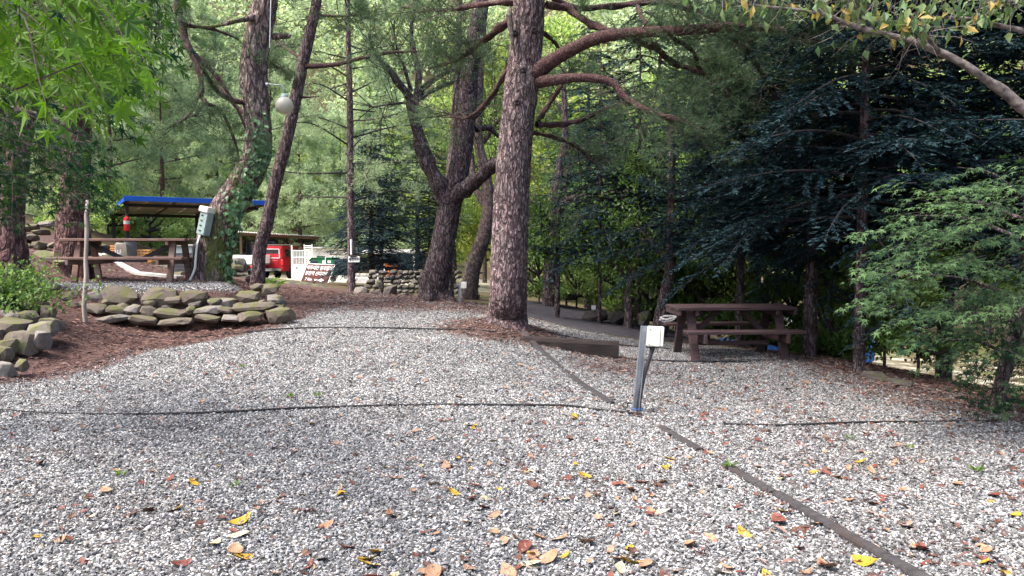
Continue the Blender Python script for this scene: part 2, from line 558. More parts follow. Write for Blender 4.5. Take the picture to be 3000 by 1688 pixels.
pcol = t.ramp(t.noise(co, 9, 6, 0.7), [(0.25, (0.030, 0.028, 0.032)), (0.75, (0.065, 0.060, 0.067))])
px_ = t.n('SeparateXYZ')
t.l(co, px_.inputs[0])
mossy = t.math('MULTIPLY', t.sstep(t.noise(co, 2.2, 5), 0.48, 0.62), t.sstep(px_.outputs[0], -2.0, -2.6))
pcol = t.mix(mossy, pcol, (0.15, 0.155, 0.04))
ycol = t.ramp(t.noise(co, 3, 6, 0.65), [(0.25, (0.29, 0.265, 0.19)), (0.7, (0.46, 0.42, 0.33))])
nj = t.math('MULTIPLY', t.math('SUBTRACT', n1, 0.5), 1.4)
fg = t.sstep(t.math('ADD', t.attr('gravel'), nj), 0.35, 0.65)
fl = t.sstep(t.math('ADD', t.attr('litter'), t.math('ADD', nj, t.math('MULTIPLY', t.math('SUBTRACT', n2, 0.5), 0.9))), 0.40, 0.75)
fp = t.sstep(t.math('ADD', t.attr('path'), t.math('MULTIPLY', nj, 0.5)), 0.4, 0.6)
fy = t.sstep(t.math('ADD', t.attr('yard'), t.math('MULTIPLY', nj, 0.5)), 0.4, 0.6)
col = t.mix(fy, scol, ycol)
col = t.mix(fp, col, pcol)
col = t.mix(fg, col, gcol)
col = t.mix(fl, col, lcol)
hgt = t.math('SUBTRACT', t.math('MULTIPLY', n2, 0.6), t.math('MULTIPLY', vg.outputs['Distance'], t.math('MULTIPLY', fg, 1.6)))
M['ground'] = t.done(t.principled(col, 0.92, t.bump(hgt, 0.9, 0.014), 0.15))
gm = make_mesh('ground', np.stack([X, Y, Z], -1).reshape(-1, 3), GF, M['ground'], True,
               {'gravel': ga.ravel(), 'litter': li.ravel(), 'path': pa.ravel(), 'yard': ya.ravel()})
tag(put('ground', gm), kind='structure')

# ------------------------------------------------------------------ loose crushed stone (uncountable): real chips on the gravel
def hull_mesh(name, pts, mt, smooth=False):
    bm = bmesh.new()
    for p in pts:
        bm.verts.new(p)
    r = bmesh.ops.convex_hull(bm, input=bm.verts)
    bmesh.ops.delete(bm, geom=list({g for g in r['geom_interior'] + r['geom_unused'] if isinstance(g, bmesh.types.BMVert)}), context='VERTS')
    bmesh.ops.recalc_face_normals(bm, faces=bm.faces)
    me = bpy.data.meshes.new(name)
    bm.to_mesh(me)
    bm.free()
    me.materials.append(mt)
    if smooth:
        for p in me.polygons: p.use_smooth = True
    return me
t = NT('gravel_chip')
oi = t.n('ObjectInfo')
co = t.coords('Object')
col = t.ramp(oi.outputs['Random'], [(0.0, (0.026, 0.026, 0.027)), (0.22, (0.062, 0.062, 0.064)), (0.48, (0.155, 0.154, 0.155)), (0.78, (0.275, 0.272, 0.27)), (0.95, (0.45, 0.445, 0.44)), (1.0, (0.36, 0.27, 0.2))])
col = t.mix(t.math('MULTIPLY', t.noise(co, 120, 3), 0.5), col, (0.18, 0.178, 0.176))
wp_ = t.coords('Position')
col = t.mix(t.math('MULTIPLY', t.sstep(t.noise(wp_, .55, 5, .6), .46, .68), .45), col, t.mix(1.0, col, (.62, .54, .50), 'MULTIPLY'))
M['chip'] = t.done(t.principled(col, 0.85, t.bump(t.noise(co, 160, 3), 0.4, 0.003), 0.25))
t = NT('gravel_bits_brown')
oi = t.n('ObjectInfo')
col = t.ramp(oi.outputs['Random'], [(0.0, (0.025, 0.015, 0.013)), (0.5, (0.10, 0.056, 0.046)), (1.0, (0.21, 0.13, 0.105))])
M['bits'] = t.done(t.principled(col, 0.9, None, 0.1))
rr = random.Random(11)
chips = []
for k in range(10):
    pts = []
    for _ in range(11):
        v = Vector((rr.gauss(0, 1), rr.gauss(0, 1), rr.gauss(0, 1))).normalized()
        pts.append((v.x * 0.5 * rr.uniform(.8, 1.1), v.y * 0.36 * rr.uniform(.75, 1.1), v.z * 0.27 * rr.uniform(.75, 1.1)))
    me = hull_mesh('gravel_chip', pts, M['chip'])
    chips.append(bpy.data.objects.new('gravel_chip', me))
def scatter(name, pts, scale, srcs, seed, label, cat, tilt=0.9):
    """points mesh + geometry nodes that set one of the source meshes on each point"""
    me = make_mesh(name, pts, [], None) if False else bpy.data.meshes.new(name)
    me.vertices.add(len(pts))
    me.vertices.foreach_set('co', np.asarray(pts, np.float32).ravel())
    a = me.attributes.new('scl', 'FLOAT', 'POINT')
    a.data.foreach_set('value', np.asarray(scale, np.float32))
    ng = bpy.data.node_groups.new(name, 'GeometryNodeTree')
    ng.interface.new_socket('Geometry', in_out='INPUT', socket_type='NodeSocketGeometry')
    ng.interface.new_socket('Geometry', in_out='OUTPUT', socket_type='NodeSocketGeometry')
    N = ng.nodes.new
    gi, go = N('NodeGroupInput'), N('NodeGroupOutput')
    m2p, iop, g2i = N('GeometryNodeMeshToPoints'), N('GeometryNodeInstanceOnPoints'), N('GeometryNodeGeometryToInstance')
    for s in srcs:
        oi = N('GeometryNodeObjectInfo')
        oi.inputs['Object'].default_value = s
        ng.links.new(oi.outputs['Geometry'], g2i.inputs[0])
    rv = N('FunctionNodeRandomValue')
    rv.data_type = 'FLOAT_VECTOR'
    rv.inputs['Min'].default_value = (-tilt, -tilt, 0)
    rv.inputs['Max'].default_value = (tilt, tilt, 6.2832)
    rv.inputs['Seed'].default_value = seed
    ri = N('FunctionNodeRandomValue')
    ri.data_type = 'INT'
    ri.inputs[4].default_value = 0
    ri.inputs[5].default_value = len(srcs) - 1
    ri.inputs['Seed'].default_value = seed + 5
    na = N('GeometryNodeInputNamedAttribute')
    na.data_type = 'FLOAT'
    na.inputs['Name'].default_value = 'scl'
    L = ng.links.new
    L(gi.outputs[0], m2p.inputs[0])
    L(m2p.outputs[0], iop.inputs['Points'])
    L(g2i.outputs[0], iop.inputs['Instance'])
    iop.inputs['Pick Instance'].default_value = True
    L(ri.outputs[2], iop.inputs['Instance Index'])
    L(rv.outputs[0], iop.inputs['Rotation'])
    L(na.outputs['Attribute'], iop.inputs['Scale'])
    L(iop.outputs[0], go.inputs[0])
    o = put(name, me)
    md = o.modifiers.new('scatter', 'NODES')
    md.node_group = ng
    return tag(o, label, cat, None, 'stuff')
def ground_points(n, x0, x1, y0, y1, rng, keep):
    x = rng.uniform(x0, x1, n)
    y = rng.uniform(y0, y1, n)
    k = keep(x, y) > rng.random(n)
    x, y = x[k], y[k]
    return x, y
rg = np.random.default_rng(21)
xs, ys = [], []
for (y0, y1, dens) in ((2.6, 5.0, 4000), (5.0, 7.5, 3200), (7.5, 10.5, 2000), (10.5, 14.8, 1200), (14.8, 18.5, 500)):
    hw0 = 0.72 * y1 + 0.7
    n = int((2 * hw0) * (y1 - y0) * dens)
    def keep(x, y):
        g, l, p, yy = masks(x, y)
        return sm(.25, .75, g) * (1 - 0.72 * sm(.35, .9, l))
    x, y = ground_points(n, -hw0, hw0, y0, y1, rg, keep)
    k = np.abs(x) < 0.68 * y + 0.9
    xs.append(x[k]); ys.append(y[k])
x, y = np.concatenate(xs), np.concatenate(ys)
scl = rg.gamma(6, 1 / 6., len(x)).clip(.4, 2.1) * 0.0215
z = hz(x, y) + rg.uniform(-0.004, 0.011, len(x))
scatter('gravel', np.stack([x, y, z], -1), scl, chips, 4, 'loose pale grey crushed stone covering the whole pitch', 'gravel')
print('gravel chips', len(x))

# brown pine needles and bits lying on the bank, under the pines and along the edges
bits = []
for k in range(5):
    w = 0.012 + 0.01 * k
    a = rr.uniform(-.25, .25)
    V = [(-.5, -w, 0), (0, -w + a * .3, .05 + .03 * k), (.5, 0, 0), (0, w + a * .3, .07)]
    me = bpy.data.meshes.new('needle_litter')
    me.from_pydata(V, [], [(0, 1, 3), (1, 2, 3)])
    me.materials.append(M['bits'])
    bits.append(bpy.data.objects.new('needle_litter', me))
def keep(x, y):
    g, l, p, yy = masks(x, y)
    return np.maximum(sm(.2, .85, l) * (0.4 + .6 * (y < 13)), .035 + .05 * (x > 1)) * (1 - p)
x, y = ground_points(210000, -10, 6, 3.2, 19.5, rg, keep)
z = hz(x, y) + rg.uniform(0.004, 0.022, len(x))
scatter('needle_litter', np.stack([x, y, z], -1), rg.uniform(.05, .13, len(x)), bits, 9, 'brown fallen pine needles matted along the bank and under the pines', 'litter', 0.25)
print('litter', len(x))
# ------------------------------------------------------------------ tree building blocks
def needles(g, pos, d, k, L, W, spread, rng, tint=None, tvar=0.35):
    """k thin needles on each tuft position, fanned round direction d"""
    n = len(pos)
    if not n: return
    dd = unit(d[:, None, :] + spread * rng.standard_normal((n, k, 3)))
    L_ = L * rng.uniform(.65, 1.2, (n, k, 1))
    sd = unit(np.cross(dd, rng.standard_normal((n, k, 3)))) * (W * .5)
    b = np.broadcast_to(pos[:, None, :], dd.shape)
    V = np.stack([b - sd, b + sd, b + dd * L_], 2).reshape(-1, 3)
    F = np.arange(len(V)).reshape(-1, 3)
    tt = rng.random(n) if tint is None else tint
    tt = np.clip(tt[:, None, None] + tvar * (rng.random((n, k, 1)) - .5), 0, 1)
    g.add(V, F, np.broadcast_to(tt, (n, k, 3)).ravel())
def blades(g, pos, d, nrm, L, W, rng, tint=None, fold=0.25):
    """simple pointed leaves: 4 triangles, folded along the midrib"""
    n = len(pos)
    if not n: return
    d = unit(d); s = unit(np.cross(d, nrm)); u = np.cross(s, d)
    L = np.broadcast_to(L, (n,))[:, None]; W = np.broadcast_to(W, (n,))[:, None]
    mid = pos + d * L * .45
    V = np.stack([pos, mid + s * W * .5 + u * W * fold, pos + d * L - u * L * .12, mid - s * W * .5 + u * W * fold, mid], 1)
    i = np.arange(n)[:, None] * 5
    F = np.stack([np.concatenate([i + a, i + b, i + c], 1) for a, b, c in ((0, 4, 1), (4, 2, 1), (0, 3, 4), (3, 2, 4))], 1).reshape(-1, 3)
    tt = rng.random(n) if tint is None else tint
    g.add(V.reshape(-1, 3), F, np.repeat(tt, 5))
_lob = [(-150, .36), (-128, .16), (-100, .62), (-72, .25), (-48, .88), (-24, .34), (0, 1.05), (24, .34), (48, .88), (72, .25), (100, .62), (128, .16), (150, .36), (180, .05)]
def maple(g, pos, d, nrm, S, rng, tint=None, cup=0.16):
    """seven-lobed maple leaves: a fan of 14 triangles"""
    n = len(pos)
    if not n: return
    d = unit(d); s = unit(np.cross(d, nrm)); u = np.cross(s, d)
    S = np.broadcast_to(S, (n,))[:, None]
    pts = [pos + 0 * d]
    for a, r in _lob:
        a = math.radians(a)
        r2 = r * .58
        drop = cup * r2 * r2 / .35 * rng.uniform(.4, 1.9, (n, 1))
        pts.append(pos + S * (d * (math.cos(a) * r2) + s * (math.sin(a) * r2) - u * drop))
    V = np.stack(pts, 1)
    m = len(_lob)
    i = np.arange(n)[:, None] * (m + 1)
    F = np.stack([np.concatenate([i, i + 1 + k, i + 1 + (k + 1) % m], 1) for k in range(m)], 1).reshape(-1, 3)
    tt = rng.random(n) if tint is None else tint
    g.add(V.reshape(-1, 3), F, np.repeat(tt, m + 1))
def twigs(g, S, D, L, R, rng, sag=0.15, segs=3, wob=.12):
    """straight-ish thin twigs from S along D; three-sided"""
    n = len(S)
    if not n: return None
    D = unit(D); L = np.broadcast_to(L, (n,)); R = np.broadcast_to(R, (n,))
    f = np.linspace(0, 1, segs + 1)
    Pn = S[:, None, :] + D[:, None, :] * (L[:, None] * f[None])[..., None]
    Pn[:, :, 2] -= (sag * L)[:, None] * f[None] ** 2
    Pn[:, 1:, :] += rng.standard_normal((n, segs, 3)) * (L * wob)[:, None, None] * np.minimum(1, f[1:])[None, :, None] * .5
    a = unit(np.cross(D, rng.standard_normal((n, 3)))); b = np.cross(D, a)
    rad = R[:, None] * (1 - .75 * f[None])
    V = []
    for k in range(3):
        th = 2.0944 * k
        V.append(Pn + rad[..., None] * (math.cos(th) * a + math.sin(th) * b)[:, None, :])
    V = np.stack(V, 2)
    i = (np.arange(n)[:, None] * (segs + 1) + np.arange(segs)[None]).ravel() * 3
    F = np.concatenate([np.stack([i + k, i + (k + 1) % 3, i + 3 + (k + 1) % 3, i + 3 + k], -1) for k in range(3)])
    g.add(V.reshape(-1, 3), F)
    return Pn
def bark_disp(Pn, R, n, cell, depth, seed, stretch=2.6, lumps=0.04):
    """plates with cracks between them, as relief on a trunk"""
    m = len(Pn)
    s = np.concatenate([[0], np.cumsum(np.linalg.norm(np.diff(Pn, axis=0), axis=1))])
    out = np.zeros((m, n))
    for i in range(m):
        r = R[i]
        for j in range(n):
            a = 2 * math.pi * j / n
            v = Vector((math.cos(a) * r / cell, math.sin(a) * r / cell, s[i] / cell / stretch + seed * 7.3))
            w = noise.noise_vector(v * 1.3) * .35
            dd = noise.voronoi(v + w)[0]
            e = min(1.0, (dd[1] - dd[0]) / .32)
            out[i, j] = depth * (e * (2 - e) - 1) + lumps * r * noise.noise(Vector((math.cos(a) * 1.2, math.sin(a) * 1.2, s[i] * 1.1 + seed)))
    return out
def wood(name, ctrl, n, sides, mt, parent, off, disp=None, seed=0, tint=None, flare=0.0, lump=0.06):
    Pn, R = crom(ctrl, n)
    if flare:
        h = np.linspace(0, 1, n)
        R = R * (1 + flare * np.exp(-h * n * .16))
    rng = np.random.default_rng(seed + 100)
    if disp is not None:
        D = bark_disp(Pn, R, sides, disp[0], disp[1], seed)
        if flare:     # root buttresses
            th = np.linspace(0, 2 * np.pi, sides, endpoint=False)
            D = D + (np.sin(th * 5 + seed)[None] * .5 + np.sin(th * 3 + 1 + seed)[None] * .5) * (R * .16)[:, None] * np.exp(-np.linspace(0, 1, n) * n * .10)[:, None]
    else:
        th = np.linspace(0, 2 * np.pi, sides, endpoint=False)
        ph = rng.uniform(0, 6, 4)
        s = np.linspace(0, 1, n)[:, None] * n * .35
        D = R[:, None] * lump * (np.sin(th[None] * 2 + s + ph[0]) + np.sin(th[None] * 3 - s * 1.7 + ph[1]) + .8 * np.sin(s * 2.3 + ph[2]))
    V, F = tube_np(Pn, R, sides, D)
    tv = np.ones(len(V)) if tint is None else tint(V)
    cap = np.arange(len(V) - sides, len(V))
    me = make_mesh(name, V - np.array(list(off)), [F, cap[None, :]], mt, True, {'tint': tv})
    return put(name, me, parent), Pn, R
def soft(name, g, mt, T, off):
    """twigs or leaves of one tree: far too many and small to pick apart"""
    return tag(put(name, g.mesh(name, M[mt], off=off), T), kind='stuff')
def px_path(pts, r_end=None):
    """[(px, py, depth, width_px)] -> control list in world metres"""
    return [(P(a, b, d), w * d / FPX / 2) for a, b, d, w in pts]

def pine_sprays(gw, gn, Pn, R, rng, n, L, up=0.15, t0=0.25, k=9, nl=0.11, nw=0.006, per=5, spread=.75, tint=None, sag=.1, side=1.0):
    """twigs with tufts of needles along a limb"""
    m = len(Pn)
    T = unit(np.gradient(Pn, axis=0))
    i = np.clip((rng.uniform(t0, 1, n) ** .8 * (m - 1)).astype(int), 0, m - 1)
    S, t = Pn[i], T[i]
    D = unit(t * rng.uniform(.1, .9, (n, 1)) + side * rng.standard_normal((n, 3)) * np.array([1, 1, .55]) + np.array([0, 0, up]))
    Ls = L * rng.uniform(.45, 1.25, n)
    pts = twigs(gw, S, D, Ls, .004 + .008 * Ls, rng, sag)
    # second order
    q = rng.integers(0, n, n * 2)
    f = rng.integers(1, 4, n * 2)
    S2 = pts[q, f]
    D2 = unit(D[q] + .9 * rng.standard_normal((n * 2, 3)) * np.array([1, 1, .5]) + np.array([0, 0, up]))
    L2 = Ls[q] * rng.uniform(.25, .55, n * 2)
    p2 = twigs(gw, S2, D2, L2, .004, rng, sag * .6)
    allp = np.concatenate([pts[:, 2:].reshape(-1, 3), p2[:, 1:].reshape(-1, 3)])
    alld = np.concatenate([np.repeat(D, 2, 0), np.repeat(D2, 3, 0)])
    reps = max(1, int(per))
    pos = np.repeat(allp, reps, 0) + rng.standard_normal((len(allp) * reps, 3)) * nl * .55
    dirs = np.repeat(alld, reps, 0)
    tt = None if tint is None else np.clip(rng.normal(tint[0], tint[1], len(pos)), 0, 1)
    needles(gn, pos, dirs + np.array([0, 0, .35]), k, nl, nw, spread, rng, tt)

def tip_crown(rng, base, H, n_limb, L, r0, z0, up=.25, pw=.8):
    """limb control lists spread round a straight trunk; returns list of (ctrl)"""
    out = []
    for i in range(n_limb):
        f = (i + rng.uniform(0, .8)) / n_limb
        z = z0 + (H - z0) * f
        a = i * 2.4 + rng.uniform(-.5, .5)
        l = L * (1 - f) ** pw * rng.uniform(.7, 1.15) + .25
        d = np.array([math.cos(a), math.sin(a), 0])
        p0 = np.array(list(base)) + np.array([0, 0, z])
        p1 = p0 + d * l * .5 + np.array([0, 0, l * rng.uniform(-.05, .18)])
        p2 = p0 + d * l + np.array([0, 0, l * rng.uniform(-.05, up)])
        out.append([(p0, r0 * (1 - f) * .4 + .015), (p1, r0 * (1 - f) * .25 + .01), (p2, .008)])
    return out

# ------------------------------------------------------------------ the great pine in the middle
rng = np.random.default_rng(5)
big_base = G(1490, 945, 12.4)
T0 = thing('pine_tree', big_base, 'massive pine with thick plated trunk and long reddish limbs reaching right', 'tree')
tr = [(P(1484, 965, 12.4), .36), (P(1487, 915, 12.4), .32), (P(1490, 860, 12.2), .300), (P(1492, 720, 12.2), .292), (P(1500, 560, 12.2), .285),
      (P(1512, 400, 12.2), .272), (P(1528, 250, 12.2), .268), (P(1543, 120, 12.2), .255), (P(1550, -20, 12.2), .245), (P(1552, -250, 12.3), .22), (P(1560, -600, 12.5), .17), (P(1575, -900, 12.5), .10)]
wood('trunk', tr, 330, 84, M['bark_pine'], T0, big_base, (0.085, 0.022), 3, flare=.30)
gw, gn = Geo(), Geo()
limbs = [  # reddish limbs (pixels, depth, width in pixels)
 [(1565, 215, 12.1, 55), (1640, 165, 11.9, 46), (1740, 115, 11.6, 42), (1850, 97, 11.3, 38), (1980, 90, 11.0, 34), (2130, 80, 10.7, 30), (2260, 85, 10.5, 22), (2420, 120, 10.3, 12)],
 [(1575, 240, 12.1, 42), (1620, 235, 11.9, 36), (1700, 228, 11.7, 30), (1790, 240, 11.5, 26), (1830, 285, 11.4, 23), (1900, 325, 11.2, 20), (1975, 350, 11.1, 17), (2045, 372, 11.0, 12)],
 [(1830, 110, 11.4, 20), (1920, 140, 11.5, 22), (1965, 180, 11.6, 19), (2060, 220, 11.8, 17), (2140, 290, 12.0, 15), (2230, 370, 12.2, 10)],
 [(1600, 15, 12.0, 24), (1700, 25, 12.3, 20), (1800, 18, 12.6, 19), (1920, 8, 12.9, 20), (2030, 30, 13.0, 17), (2110, 62, 13.1, 14), (2200, 130, 13.3, 8)],
 [(1590, -30, 12.2, 26), (1660, 20, 12.2, 24), (1720, 65, 12.0, 23), (1780, 88, 11.7, 22), (1830, 100, 11.5, 18)],
 [(1868, 20, 12.6, 14), (1880, 50, 12.2, 15), (1900, 75, 11.8, 14), (1930, 85, 11.4, 12)],
 [(1572, 365, 12.4, 20), (1640, 365, 12.7, 18), (1710, 350, 13.0, 15), (1780, 315, 13.3, 10), (1880, 290, 13.5, 6)],
 [(1575, 355, 12.5, 18), (1605, 310, 12.8, 16), (1640, 258, 13.0, 13), (1680, 200, 13.2, 8)],
 [(1560, 388, 12.5, 14), (1640, 408, 12.9, 12), (1700, 440, 13.2, 9), (1760, 500, 13.4, 5)],
 [(2110, 85, 10.8, 20), (2190, 150, 11.2, 18), (2240, 230, 11.6, 16), (2300, 320, 12, 13), (2380, 400, 12.2, 8)],
 [(1960, 105, 11.2, 14), (2030, 150, 11.6, 14), (2055, 205, 11.8, 11), (2160, 240, 12.0, 8)],
 [(1935, 165, 11.5, 12), (1930, 215, 11.5, 11), (1925, 260, 11.6, 8)],
 [(1590, 95, 12.3, 14), (1620, 120, 12.6, 12), (1645, 150, 12.8, 10)],
 [(1530, 30, 12.4, 30), (1480, 70, 12.8, 26), (1410, 125, 13.4, 20), (1340, 175, 14, 12), (1260, 200, 14.5, 6)],
 [(1535, 5, 12.3, 22), (1420, 12, 12.6, 18), (1300, 30, 13.0, 12), (1180, 20, 13.4, 7)],
 [(1495, 190, 12.5, 16), (1440, 280, 13.0, 14), (1370, 345, 13.6, 10), (1300, 330, 14, 5)],
 [(1590, -200, 12.2, 34), (1800, -180, 11.2, 28), (2050, -120, 10.2, 20), (2300, -60, 9.6, 10)],
 [(1560, -320, 12.3, 30), (1400, -380, 11.5, 24), (1150, -330, 10.8, 16), (950, -260, 10.2, 8)],
 [(1570, -500, 12.4, 26), (1750, -620, 13.5, 20), (1950, -650, 14.5, 12)],
 [(1560, -450, 12.4, 26), (1500, -560, 10.5, 20), (1480, -600, 8.8, 12)],
 [(1570, -350, 12.2, 30), (1600, -520, 10.2, 24), (1580, -720, 8.0, 16), (1560, -900, 6.6, 8)],  # from here on: unseen overhead limbs, added to shade the gravel
 [(1570, -420, 12.2, 30), (1800, -600, 10.4, 24), (2000, -820, 8.4, 16), (2050, -1000, 7.2, 8)],
 [(1560, -300, 12.2, 28), (1250, -480, 10.6, 22), (900, -650, 9.0, 15), (650, -800, 7.8, 8)],
 [(1570, -520, 12.3, 26), (1350, -780, 10.0, 20), (1150, -1000, 8.0, 14), (1000, -1250, 6.6, 8)],
]
for k, lb in enumerate(limbs):
    if k < 2: o, Pn, R = wood('limb', px_path([(a, b, c, w * .88) for a, b, c, w in lb]), 150, 26, M['bark_red'], T0, big_base, (.045, .010), k)
    else: o, Pn, R = wood('limb', px_path([(a, b, c, w * .88) for a, b, c, w in lb]), 10 + 9 * len(lb), 10, M['bark_red'], T0, big_base, seed=k, lump=.15)
    L = .75 if k in (0, 1, 2, 3, 9, 13, 14, 16, 17) else .5
    nn = 60 if k in (0, 3, 9) else 38
    if k >= 16: nn = 44
    if k >= 20: nn, L = 75, 1.0  # dense needles on the added overhead limbs dim the sun below
    if k in (6, 7, 8, 15): nn, L = 20, .95
    if k in (4, 5, 11, 12): nn = 6
    pine_sprays(gw, gn, Pn, R, rng, nn, L, up=.08, t0=.35 if k != 1 else .5, tint=(.30, .22), per=4, k=8)
soft('twigs', gw, 'twig', T0, big_base)
soft('crown', gn, 'needle_pine', T0, big_base)
# snapped branch stub and knots on the trunk
for (a, b, d, r) in ((1508, 95, 11.94, .05), (1565, 88, 11.95, .05), (1530, 205, 11.93, .055), (1515, 300, 11.93, .05)):
    p = P(a, b, d) - big_base
    MB().tube([p + Vector((0, .06, 0)), p, p + Vector((0, -.03, 0)), p + Vector((0, -.01, 0))], [r * 1.2, r, r * .7, r * .25], 10).build('knot', M['bark_dark'], T0, smooth='all')
st = MB()
p = P(1497, 60, 12.0) - big_base
st.tube([p + Vector((-.01, 0, .2)), p + Vector((-.03, -.06, .05)), p + Vector((.02, -.08, -.35)), p + Vector((.06, -.06, -.55))], [.02, .05, .03, .008], 7)
st.build('broken_stub', M['branch_pale'], T0)

# ------------------------------------------------------------------ leaning ivy-clad tree on the terrace
rng = np.random.default_rng(6)
ib = G(620, 835, 14.8)
T1 = thing('leaning_tree', ib, 'thick leaning tree with mossy bent trunk and ivy climbing its right side', 'tree')
def D_(d): return d
ivc = [(P(618, 850, 14.8), .45), (P(618, 815, 14.8), .40), (P(622, 760, 14.8), .36), (P(636, 690, 14.8), .345), (P(668, 610, 14.8), .315), (P(712, 540, 14.8), .29),
       (P(748, 470, 14.8), .265), (P(757, 400, 14.8), .255), (P(750, 310, 14.8), .25), (P(742, 210, 14.8), .26), (P(757, 100, 14.8), .245), (P(775, 20, 14.8), .235), (P(790, -120, 14.8), .21), (P(800, -420, 14.9), .15), (P(790, -650, 15), .08)]
def moss_t(V):
    return np.clip(1.15 - (V[:, 2] - ib.z) / 3.2, 0, 1)
o, IP, IR = wood('trunk', ivc, 230, 60, M['bark_ivy'], T1, ib, (0.10, 0.028), 8, tint=moss_t, flare=.18)
gw, gn, gi = Geo(), Geo(), Geo()
ilimbs = [
 [(772, 45, 14.7, 20), (700, 60, 14.4, 14), (600, 80, 14, 9), (520, 60, 13.6, 5)],
 [(765, 300, 14.9, 18), (705, 300, 14.6, 17), (640, 270, 14.3, 14), (590, 200, 14, 9)],
 [(755, 345, 14.9, 16), (700, 320, 15.2, 13), (640, 250, 15.5, 9), (610, 180, 15.6, 5)],
 [(800, -150, 14.8, 30), (650, -250, 14, 24), (450, -230, 13, 16), (300, -180, 12.4, 8)],
 [(790, -250, 14.8, 30), (950, -330, 14.2, 24), (1150, -300, 13.4, 14), (1250, -240, 13, 7)],
 [(800, -400, 14.8, 26), (760, -520, 13.2, 20), (720, -500, 11.8, 10)],
 [(800, -450, 14.8, 26), (850, -560, 16.2, 20), (950, -580, 17.5, 10)],
]
for k, lb in enumerate(ilimbs):
    o, Pn, R = wood('limb', px_path(lb), 36, 8, M['bark_red'] if k in (1, 2) else M['bark_ivy'], T1, ib, seed=k + 30, lump=.1)
    pine_sprays(gw, gn, Pn, R, rng, 26 if k > 2 else 5, .7 if k > 2 else .45, up=.05, t0=.3 if k > 2 else .55, tint=(.35, .2), per=4, k=8)
soft('twigs', gw, 'twig', T1, ib)
soft('crown', gn, 'needle_pine', T1, ib)
# mossy broken stub on its right
p = P(800, 108, 14.8)
sb = MB(); sb.tube([Vector((0, 0, 0)), Vector((.15, -.03, 0)), Vector((.30, -.03, .01)), Vector((.34, -.03, .0))], [.07, .055, .05, .03], 8)
sb.build('broken_stub', M['bark_ivy'], T1, smooth='all', loc=p - ib)
# ivy leaves, each on the bark, thickest along the right side
n = 1250
T, N, B = frames(IP)
i = rng.integers(0, len(IP), n)
zrel = IP[i, 2] - ib.z
th0 = np.arctan2((B[i] @ np.array([.75, -.66, 0])), (N[i] @ np.array([.75, -.66, 0])))
zz = (zrel - .1) / 2.6
prob = np.clip(np.where(zz < .25, .25, np.where(zz < .9, 1.0, 1.0 - (zz - .9) * 3)), 0, 1)
cen = np.interp(zrel, [0, .8, 1.2, 2.0, 2.8], [.30, .25, .1, -.30, -.30])
th = th0 + cen + rng.standard_normal(n) * np.interp(zrel, [0, .8, 1.4, 2.8], [.20, .26, .28, .40])
keepi = rng.random(n) < prob
i, th = i[keepi], th[keepi]
out = np.cos(th)[:, None] * N[i] + np.sin(th)[:, None] * B[i]
pos = IP[i] + out * (IR[i] + rng.uniform(.015, .09, len(i)))[:, None]
nd = np.array([0, 0, -1.0]) + .5 * rng.standard_normal((len(i), 3)) + out * .3
maple_tint = np.clip(rng.normal(.5, .25, len(i)), 0, 1)
blades(gi, pos, unit(nd), out + .3 * rng.standard_normal((len(i), 3)) + np.array([0, 0, .4]), rng.uniform(.07, .125, len(i)), rng.uniform(.065, .115, len(i)), rng, maple_tint, .12)
soft('ivy', gi, 'ivy', T1, ib)

# dark reddish branches hanging in front of the left: a pine whose crown spreads over the terrace
rng = np.random.default_rng(7)
hb = G(215, 690, 15.0)
T2 = thing('pine_tree', hb, 'stout red-barked pine standing behind the left end of the picnic table', 'tree')
wood('trunk', [(hb - Vector((0, 0, .2)), .36), (P(213, 660, 15), .30), (P(218, 600, 15), .27), (P(225, 450, 15), .25), (P(230, 300, 15), .25), (P(238, 100, 15), .23), (P(250, -200, 15), .19), (P(255, -500, 15), .10)],
     150, 48, M['bark_redpine'], T2, hb, (.10, .028), 4, flare=.2)
gw, gn = Geo(), Geo()
hl = [
 [(250, -160, 15, 36), (380, -120, 14.4, 28), (500, -40, 14, 24), (525, 40, 13.9, 22), (545, 120, 13.8, 20), (585, 210, 13.7, 17), (590, 280, 13.7, 14), (600, 300, 13.6, 12), (570, 340, 13.4, 7)],
 [(560, 150, 13.8, 14), (640, 230, 13.9, 11), (700, 330, 14.0, 8), (720, 380, 14, 5)],
 [(600, 300, 13.7, 13), (650, 330, 13.8, 10), (690, 420, 13.9, 7), (700, 470, 14, 4)],
 [(545, 75, 13.8, 12), (620, 85, 14.1, 9), (700, 115, 14.5, 5)],
 [(235, 250, 15, 20), (150, 230, 14.2, 15), (60, 200, 13.4, 9)],
 [(240, 120, 15, 22), (320, 160, 15.6, 16), (420, 150, 16.2, 9)],
 [(250, -300, 15, 28), (120, -330, 14, 20), (-40, -250, 13, 10)],
 [(250, -380, 15, 24), (420, -420, 16, 18), (560, -380, 17, 9)],
 [(588, 260, 13.7, 10), (560, 330, 13.4, 8), (510, 370, 13.1, 5)],
]
for k, lb in enumerate(hl):
    o, Pn, R = wood('limb', px_path(lb), 14 + 8 * len(lb), 8, M['bark_red'], T2, hb, seed=k + 60, lump=.1)
    pine_sprays(gw, gn, Pn, R, rng, 7 if k in (1, 2, 3) else 22, .45 if k in (1, 2, 3) else .6, up=.05, t0=.3, tint=(.2, .2), per=3, k=7)
soft('twigs', gw, 'twig_dark', T2, hb)
soft('crown', gn, 'needle_pine', T2, hb)
